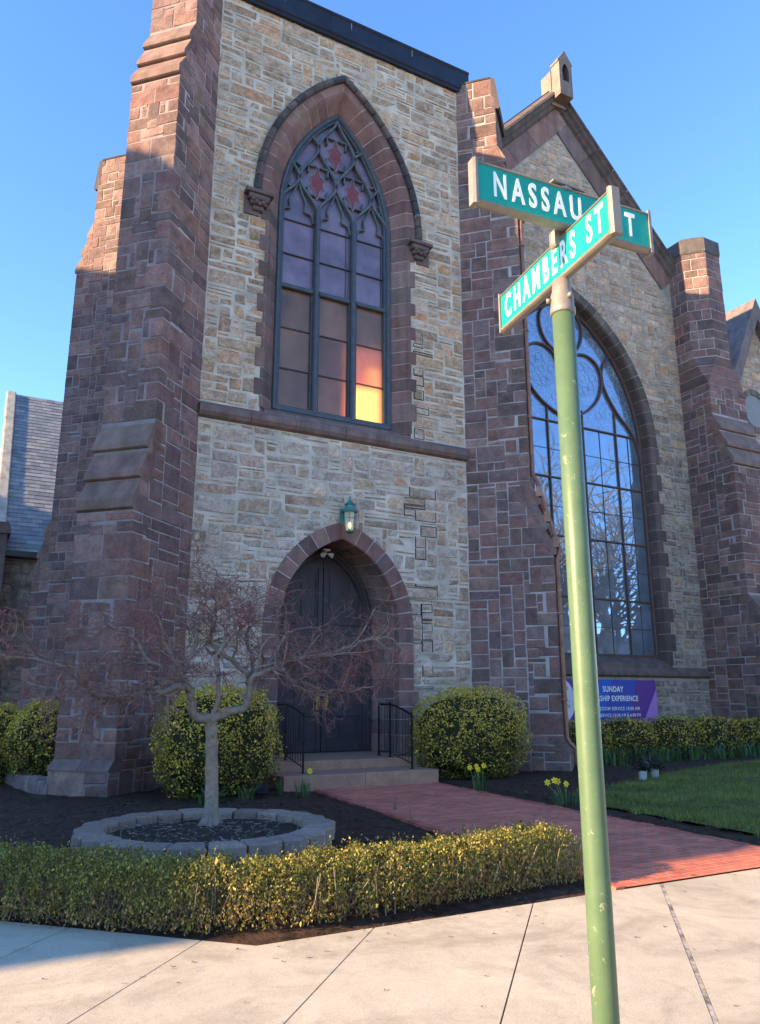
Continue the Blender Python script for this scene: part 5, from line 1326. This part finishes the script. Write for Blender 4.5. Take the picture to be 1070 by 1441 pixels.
def blade(c, ang, flip, L, h, words, label, mat):
    e = Vector((math.cos(ang), math.sin(ang), 0)); n = Vector((0, 0, 1)).cross(e) * -1 if not flip else Vector((0, 0, 1)).cross(e)
    n = Vector((e.y, -e.x, 0))
    B = lambda u, v, d: Vector(c) + e * u + Vector((0, 0, v)) + n * d
    th = .018; r = sub_empty('sign_blade', ss); r['label'] = label
    mb = MB(); H = h / 2
    mb.fbox(B, -L / 2 - .004, L / 2 + .004, -H - .004, H + .004, -th + .004, th - .004)
    for s in (1, -1):      # rounded rails above and below
        P = [(s * H - s * .002, -th), (s * H, -th - .004), (s * (H + .008), -th), (s * (H + .013), -th * .5), (s * (H + .015), 0), (s * (H + .013), th * .5), (s * (H + .008), th), (s * H, th + .004), (s * H - s * .002, th)]
        if s > 0: P = P[::-1]
        mb.prism(lambda p, q, t: B(t, p, q), P, -L / 2 - .006, L / 2 + .006)
    mb.build('rail_frame', M['signmetal'], r)
    for s in (1, -1):
        mb = MB(); x0 = s * (L / 2 + .002); x1 = s * (L / 2 + .017)
        a, b = sorted((x0, x1))
        P = [(-H - .018, -th - .005), (-H - .018, th + .005), (H + .018, th + .005), (H + .018, -th - .005)]
        k = .7; vs = [B(x0, v, d) for v, d in P] + [B(x0 + s * .01, v, d) for v, d in P] + [B(x1 + s * .004, v * .97, d * k) for v, d in P]
        mb.add(vs, [(0, 1, 2, 3)] + [(j * 4 + i, j * 4 + (i + 1) % 4, j * 4 + 4 + (i + 1) % 4, j * 4 + 4 + i) for j in range(2) for i in range(4)] + [(8, 9, 10, 11)])
        mb.build('end_cap', M['signmetal'], r)
    for s in (1, -1):
        mb = MB(); D = (lambda u, v, d: B(u, v, d)) if s > 0 else (lambda u, v, d: B(-u, v, -d))
        mb.fbox(D, -L / 2, L / 2, -H, H, th - .006, th - .0015); mb.build('sign_panel', mat, r)
        m4 = plane4(B(0, 0, (th) * s), e * s, n * s)
        for txt, x, size, xs, off in words:
            mm = m4 @ Matrix.Translation((x, 0, 0)); text_mesh(txt, size, xs, 'white', mm, r, off=off, sp=1.5)
    return B
def green(name, col):
    m, t, p = new_mat(name); co = N(t, 'ShaderNodeTexCoord').outputs['Object']; n = noise_n(t, 3, 4, .6, co)
    t.links.new(ramp(t, n.outputs[0], [(.3, tuple(x * .9 for x in col)), (.7, tuple(x * 1.1 for x in col))]).outputs[0], p.inputs['Base Color']); p.inputs['Roughness'].default_value = .45; return m
gr = green('sign_green', (.0, .30, .22))
blade((1.915, 2.109, 3.263), -1.715, False, .779, .152, [('CHAMBERS', -.085, .15, .53, .0035), ('ST', .305, .15, .53, .0035)], 'lower blade reading CHAMBERS ST, lit by the sun', gr)
blade((1.893, 1.996, 3.453), -.0846, False, .80, .157, [('NASSAU', -.135, .145, .56, .0035), ('S', .232, .145, .56, .0035), ('T', .306, .145, .56, .0035)], 'upper blade reading NASSAU ST, in shade', gr)
mb = MB(); mb.lathe((1.896, 2.02, 3.53), [(.05, 0), (.05, .012), (.02, .016), (.02, .045), (.012, .052)], 14); mb.fbox(lambda u, v, d: Vector((1.893 + u, 1.996 + v, 3.548 + d)), -.07, .09, -.022, .022, 0, .006); mb.lathe((1.905, 2.055, 3.35), [(.03, -.03), (.036, -.02), (.036, .03), (.03, .04)], 14)
mb.build('cross_bracket', M['signmetal'], ss)

# ---- purple banner under the nave window
bn = empty('banner', (17.2, 17.55, .0), 'purple and blue church service banner on the nave wall above the bushes', 'banner')
FB = Frame((0, 17.55, 0), (1, 0, 0), (0, -1, 0)); bx0, bx1, bz0, bz1 = 14.75, 19.12, .85, 2.17
mb = MB(); mb.fbox(FB, bx0, bx1, bz0, bz1, -.02, 0, (.14, .045, .24))
def bpoly(P, col, d):
    P = clip_poly(P, [(1, 0, bx1), (-1, 0, -bx0), (0, 1, bz1), (0, -1, -bz0)])
    if len(P) > 2: mb.add([FB(u, v, d) for u, v in P], [tuple(range(len(P)))], col)
bpoly([(16.2, .5), (18.3, .5), (17.2, 2.4), (16.9, 2.4)], (.03, .12, .50), .003); bpoly([(16.6, .5), (17.8, .5), (18.4, 2.4), (17.4, 2.4)], (.05, .08, .38), .006)
bpoly([(18.2, .5), (20, .5), (20, 2.7), (19.3, 2.2)], (.42, .20, .52), .009); bpoly([(14.4, 1.5), (16.0, 2.6), (14.4, 2.6)], (.12, .05, .25), .003); bpoly([(14.6, .5), (15.7, .5), (15.5, 2.6)], (.30, .16, .48), .006)
mb.build('cloth', M['tintmat'], bn)
for txt, x, z, s_, xs in (('SUNDAY', 17.32, 1.89, .23, .85), ('WORSHIP EXPERIENCE', 17.32, 1.62, .22, .82), ('ZOOM SERVICE 10:00 AM', 17.55, 1.33, .14, .95), ('SERVICE 10:30 AM & 6:00 PM', 17.55, 1.14, .13, .95)):
    text_mesh(txt, s_, xs, 'white', plane4(FB(x, z, .014), (1, 0, 0), (0, -1, 0)), bn, off=.004 if s_ > .2 else .001, sp=1.1)
mb = MB()
for x in (bx0 + .05, bx1 - .05): mb.tube([(x, 17.6, 0), (x, 17.6, bz1 + .03)], .02, 6)
mb.build('pole', M['iron'], bn)
rsn = empty('round_sign', (14.02, 16.2, 0), 'round white sign with dark lettering half hidden behind the downspout', 'sign')
FS = Frame((0, 16.2, 0), (1, 0, 0), (0, -1, 0)); mb = MB(); mb.prism(lambda p, q, t: FS(14.0 + .52 * math.cos(p), 1.57 + .6 * math.sin(p), t) if True else None, [(k * math.pi / 18, 0) for k in range(36)], -.015, .015) if False else None
P = [(14.08 + .52 * math.cos(k * math.pi / 18), 1.57 + .59 * math.sin(k * math.pi / 18)) for k in range(36)]
mb.prism(lambda p, q, t: FS(p, q, t), P, -.015, .015, (.62, .62, .68)); mb.build('disc', M['tintmat'], rsn)
dkm = plain_mat('sign_black', (.05, .05, .06), .6)
for txt, x, z in (('HE', 14.31, 1.88), ('T', 14.23, 1.72), ('CH', 14.33, 1.42), ('R', 14.27, 1.27), ('SE', 14.29, 1.12)): text_mesh(txt, .14, .9, 'white', plane4(FS(x, z, .018), (1, 0, 0), (0, -1, 0)), rsn, mat=dkm)
mb = MB(); mb.fbox(FS, 13.6, 14.42, 1.555, 1.565, .015, .019); mb.tube([(14.0, 16.23, 0), (14.0, 16.23, 1.6)], .025, 6); mb.build('post', dkm, rsn)

# ---- daffodils and leafy bulbs
def bulbs(name, label, cat, loc, nleaf, hgt, wd, spread, flowers, seed, group, droop=.35):
    rng = random.Random(seed); root = empty(name, (0, 0, 0), label, cat, group); V, F, C = [], [], []
    for k in range(nleaf):
        a = rng.uniform(0, 6.28); r = rng.random() ** .6 * spread; x, y = r * math.cos(a), r * math.sin(a) * .8; h = hgt * rng.uniform(.6, 1.1); out = rng.uniform(.05, droop) * h; b = a + rng.uniform(-.7, .7); wv = Vector((-math.sin(b), math.cos(b), 0)); c = vary(rng.choice([(.06, .12, .035), (.085, .15, .05), (.05, .10, .045), (.11, .16, .05)]), rng, .15)
        i = len(V)
        for q in range(5):
            t = q / 4; p = Vector((x + math.cos(b) * out * t * t, y + math.sin(b) * out * t * t, h * (t - .28 * t ** 3 * (droop > .5)))); ww = wd * (1 - .85 * t ** 2.2) / 2
            V += [p - wv * ww, p + wv * ww]
        for q in range(4): F.append((i + 2 * q, i + 2 * q + 1, i + 2 * q + 3, i + 2 * q + 2)); C.append(c)
    fast_mesh('leaves', np.array([tuple(v) for v in V]), np.array(F), np.array(C), M['foliage'], root)
    for fx, fy, fz in flowers:
        mb = MB(); c = Vector((fx, fy, fz)); nrm = Vector((-.35 + rng.uniform(-.3, .3), -.9, .15 + rng.uniform(-.15, .15))).normalized(); u = nrm.orthogonal().normalized(); v = nrm.cross(u)
        for k in range(6):
            a = k * math.pi / 3; d = u * math.cos(a) + v * math.sin(a); s = nrm.cross(d)
            mb.add([c, c + d * .032 + s * .016 - nrm * .002, c + d * .058, c + d * .032 - s * .016 - nrm * .002], [(0, 1, 2, 3)], (1, 1, 1))
        mb.tube([c, c + nrm * .02, c + nrm * .038], [.014, .017, .023], 10, (1, 1, 1), False)
        fo = mb.build('flower', M['petal'], root)
        mb = MB(); mb.tube([(fx * .3, fy * .3, 0), (fx * .7, fy * .7, fz * .6), tuple(c - nrm * .03 + Vector((0, 0, .005))), tuple(c)], .005, 5, (.10, .17, .05)); mb.build('stem', M['leaf'], root)
    root.location = loc; return root
DG = 'clumps of yellow daffodils beside the brick path'
bulbs('daffodil_clump', 'daffodil clump with one yellow flower at the left foot of the steps', 'daffodils', (5.40, 12.75, 0), 34, .30, .02, .13, [(.10, -.03, .42)], 151, DG)
bulbs('daffodil_clump', 'daffodil clump in front of the broad shrub right of the door', 'daffodils', (8.62, 12.2, 0), 22, .3, .022, .14, [(-.2, 0, .40), (-.05, -.04, .36), (.12, .02, .42), (-.02, .05, .41)], 152, DG)
bulbs('daffodil_clump', 'daffodil clump on the right path edge beside the sign pole', 'daffodils', (8.72, 10.0, 0), 40, .24, .022, .3, [(-.32, .05, .33), (-.22, .0, .36), (.0, -.02, .30), (-.13, .03, .34)], 153, DG)
LG = 'broad-leaved plants round the shrub behind the tree'
bulbs('leafy_plant', 'strap-leaved green plant at the shrub foot, left of the tree trunk', 'plant', (3.75, 12.62, 0), 26, .34, .055, .16, [], 154, LG, .9)
bulbs('leafy_plant', 'strap-leaved green plant at the shrub foot, right of the tree trunk', 'plant', (4.42, 12.75, 0), 20, .32, .05, .14, [], 155, LG, .9)
bulbs('leafy_plant', 'single tuft of green leaves between shrub and lower step', 'plant', (5.12, 13.1, 0), 7, .30, .05, .05, [], 156, LG, .4)
for k, (x, y) in enumerate(((5.95, 10.6), (5.72, 9.7), (5.6, 8.3))):
    bulbs('bulb_shoot', ('few thin green shoots in the mulch near the steps', 'few thin green shoots in the mulch along the middle of the path', 'few thin green shoots in the mulch close to the hedge')[k], 'shoots', (x, y, 0), 5, .2, .012, .04, [], 160 + k, 'thin shoots in the mulch')
for k, (x, y) in enumerate(((13.6, 15.0), (14.7, 15.05), (15.8, 15.2), (16.9, 15.3), (18.0, 15.35), (19.1, 15.4), (20.4, 15.4))):
    bulbs('bulb_leaves', 'clump of long green leaves in front of the nave bushes, number %s from the left' % ('one', 'two', 'three', 'four', 'five', 'six', 'seven')[k], 'plant', (x, y, 0), 46, .55, .05, .5, [], 170 + k, 'leaf clumps before the nave bushes', .6)
# ---- ground spotlight box, pots, edging stones
sb = empty('ground_floodlight', (4.72, 13.0, 0), 'black box floodlight on the mulch before the shrub behind the tree', 'floodlight')
mb = MB(); mb.fbox(lambda u, v, d: Vector((4.72 + u, 12.95 + d * -1, .12 + v)), -.11, .11, -.06, .09, -.05, .06, (1, 1, 1), .012); mb.box(4.70, 4.74, 12.93, 12.97, 0, .07); mb.build('housing', M['iron'], sb)
mb = MB(); mb.fbox(lambda u, v, d: Vector((4.72 + u, 12.95 + d * -1, .12 + v)), -.095, .095, -.045, .075, .06, .066); mb.build('lens', M['glass_nave'], sb)
for k, (x, y) in enumerate(((12.4, 11.9), (12.95, 12.1))):
    r = empty('nursery_pot', (0, 0, 0), ('dark bedding plant in a pale nursery pot at the lawn edge, left one', 'dark bedding plant in a pale nursery pot at the lawn edge, right one')[k], 'plant pot', 'nursery pots at the lawn edge'); mb = MB(); mb.lathe((0, 0, 0), [(.07, 0), (.085, .15), (.092, .155), (.092, .17), (.08, .165)], 14, (.42, .42, .42)); mb.build('pot', M['tintmat'], r)
    rs = np.random.RandomState(180 + k); P = rs.randn(260, 3) * np.array([.11, .11, .07]) + np.array([0, 0, .27]); V, F, C = leaves(P, P - np.array([0, 0, .2]), rs, .07, .04, np.tile([(.035, .03, .028)], (260, 1)) * (1 + .3 * rs.randn(260, 1)).clip(.4, 2)); fast_mesh('foliage', V, F, C, M['foliage'], r); r.location = (x, y, .03)
ed = empty('stone_edging', (1.5, 16, 0), 'low curved edging wall of rough stones at the left, round the shrubs', 'edging wall'); rng = random.Random(190)
Pe = smooth([(1.72, 14.95), (1.5, 15.8), (1.3, 17.0), (1.05, 18.6), (.7, 20.2), (.2, 22)], 5); mb = MB()
for i in range(len(Pe) - 1):
    a, b = Vector((*Pe[i], 0)), Vector((*Pe[i + 1], 0)); t = (b - a); Lg = t.length; t.normalize(); nn_ = Vector((-t.y, t.x, 0)); h = .26 + rng.uniform(-.03, .03)
    F = lambda u, v, d: a + t * u + nn_ * v + Vector((0, 0, d)); mb.fbox(F, .008, Lg - .008, -.13 + rng.uniform(-.02, .02), .13, -.05, h, vary((.19, .15, .14), rng, .15), .03)
mb.build('edging_stones', M['brown'], ed)

# ================================================================== ACROSS THE STREET (behind and beside the camera)
hall = empty('shade_building', (-24, 16, 0), 'tall unseen brick building across the side street at the left, its outline shaped for the shade it casts', 'building')
HP = [(45, 0), (45, 16.2), (26, 16.4), (25.9, 23.6), (22.4, 23.3), (15.8, 21.6), (10.2, 16.0), (8.0, 11.4), (7.12, 10.3), (6.95, 9.0), (6.62, 8.5), (6.62, 0)]  # unseen building's outline, stepped to place the shadow edges
mb = MB(); mb.prism(lambda p, q, t: Vector((t, p, q)), HP, -40, -24, (.26, .15, .12)); mb.build('wall', M['plaster'], hall)
mb = MB()
for (y0, z0), (y1, z1) in zip(HP[1:10], HP[2:11]): mb.prism(lambda p, q, t: Vector((t, p, q)), [(y0, z0 + .02), (y1, z1 + .02), (y1, z1 - .16), (y0, z0 - .16)], -40.2, -24.003, (.08, .08, .09))
mb.build('roof', M['slate'], hall)
for y in (10, 15, 20, 25, 30, 35):
    for z in (1.5, 5.2) if y < 14 else (1.5, 5.2, 9, 12.2):
        mb = MB(); mb.box(-24.0, -23.95, y, y + 1.6, z, z + 2.3, (.5, .48, .44)); f = mb.build('window', M['tintmat'], hall); mb = MB(); mb.box(-23.95, -23.94, y + .1, y + 1.5, z + .1, z + 2.2); mb.build('pane', M['glass_nave'], f)
def street_house(label, x0, x1, y, h, col, n, gable):
    r = empty('street_house', ((x0 + x1) / 2, y, 0), label, 'building', 'houses across the main street'); mb = MB(); mb.box(x0, x1, y - 9, y, -.2, h, col); mb.build('wall', M['plaster'], r)
    mb = MB()
    if gable: mb.prism(lambda p, q, t: Vector((t, p, q)), [(y + .5, h), (y - 4.5, h + 3.6), (y - 9.5, h)], x0 - .3, x1 + .3, (.10, .09, .09))
    else: mb.box(x0 - .15, x1 + .15, y - 9.1, y + .2, h, h + .4, (.35, .32, .28))
    mb.build('roof', M['slate'], r)
    for z in (.9, 4.0):
        for k in range(n):
            x = x0 + (x1 - x0) * (k + .5) / n; mb = MB(); mb.box(x - .65, x + .65, y + .003, y + .06, z, z + 1.8, (.62, .6, .55)); f = mb.build('window', M['tintmat'], r); mb = MB(); mb.box(x - .55, x + .55, y + .06, y + .07, z + .1, z + 1.7); mb.build('pane', M['glass_nave'], f)
street_house('two-storey red brick house across the main street', 6, 20, -21, 7.0, (.32, .16, .12), 4, True)
street_house('two-storey cream house with a flat cornice across the main street', 21, 36, -22, 7.6, (.52, .42, .30), 5, False)
street_house('two-storey tan brick house across the main street', 37, 54, -21, 7.2, (.42, .30, .20), 5, True)
street_house('two-storey grey house at the far right of the main street', 55, 75, -22, 7.6, (.40, .38, .35), 6, False)
tpar = [(6, .12, .12, 7, .62, .75), (6, .2, .12, 6, .55, .8), (5, .25, .08, 5, .55, .8), (4, .3, .03, 0, 0, 0)]
def street_tree(label, loc, h, r, seed, par=tpar):
    T = Tree(seed); root = empty('street_tree', loc, label, 'tree', 'bare street trees across from the church'); b = Vector(loc)
    T.limb.tube([b - Vector((0, 0, .2)), b + Vector((0, 0, .3)), b + Vector((.05, 0, h * .28))], [r * 1.5, r, r * .8], 10, (.15, .13, .115))
    top = b + Vector((.05, 0, h * .27))
    for k in range(5):
        a = k * 1.2566 + T.rng.uniform(-.3, .3); grow(T, top, Vector((math.cos(a) * .55, math.sin(a) * .55, 1.0)), h * .52 * T.rng.uniform(.8, 1.1), r * .55, 0, par)
    T.limb.build('trunk', M['bark'], root, True); T.twig.build('branches', M['bark'], root)
street_tree('big bare street tree across the road, mirrored in the nave window, nearer', (32.5, -1.0, -.1), 17, .42, 201)
street_tree('big bare street tree across the road, mirrored in the nave window, farther', (38.5, -2.2, -.1), 16, .40, 202)
street_tree('bare street tree mirrored at the left of the nave window', (28.5, -2.6, -.1), 15, .36, 204)
street_tree('bare street tree far along the road to the right', (50, 1.5, -.1), 14, .34, 203)
rt = empty('street_tree', (17.2, 7.6, 0), 'bare lawn tree just outside the right of the picture, one twig reaching in', 'tree', 'bare street trees across from the church'); T = Tree(205); b = Vector((17.2, 7.6, 0))
T.limb.tube([b - Vector((0, 0, .1)), b + Vector((0, 0, .3)), b + Vector((.1, 0, 3)), b + Vector((.5, .1, 6.4))], [.26, .19, .16, .11], 10, (.15, .13, .115))
for k in range(4): grow(T, b + Vector((.3 + .1 * k, .05, 4.5 + .6 * k)), Vector((.9, (-.6, .3, -.2, .5)[k], .7)), 2.6, .08, 0, tpar)
T.limb.tube(smooth([(17.55, 7.7, 5.2), (17.2, 8.4, 5.9), (16.9, 9.2, 6.75), (16.72, 9.75, 7.15)], 4), [.06, .055, .05, .046, .042, .038, .034, .03, .026, .022, .018, .014, .012], 6, (.2, .16, .14))
for k in range(5): grow(T, Vector((16.75 + .03 * k, 9.7 - .12 * k, 7.15 - .08 * k)), Vector((-.55, .5, T.rng.uniform(-.1, .4))), .42, .009, 1, [None, (5, .25, .05, 5, .6, .9), (4, .3, 0, 3, .6, .9), (3, .3, 0, 0, 0, 0)])
T.limb.build('trunk', M['bark'], rt, True); T.twig.build('branches', M['bark'], rt)
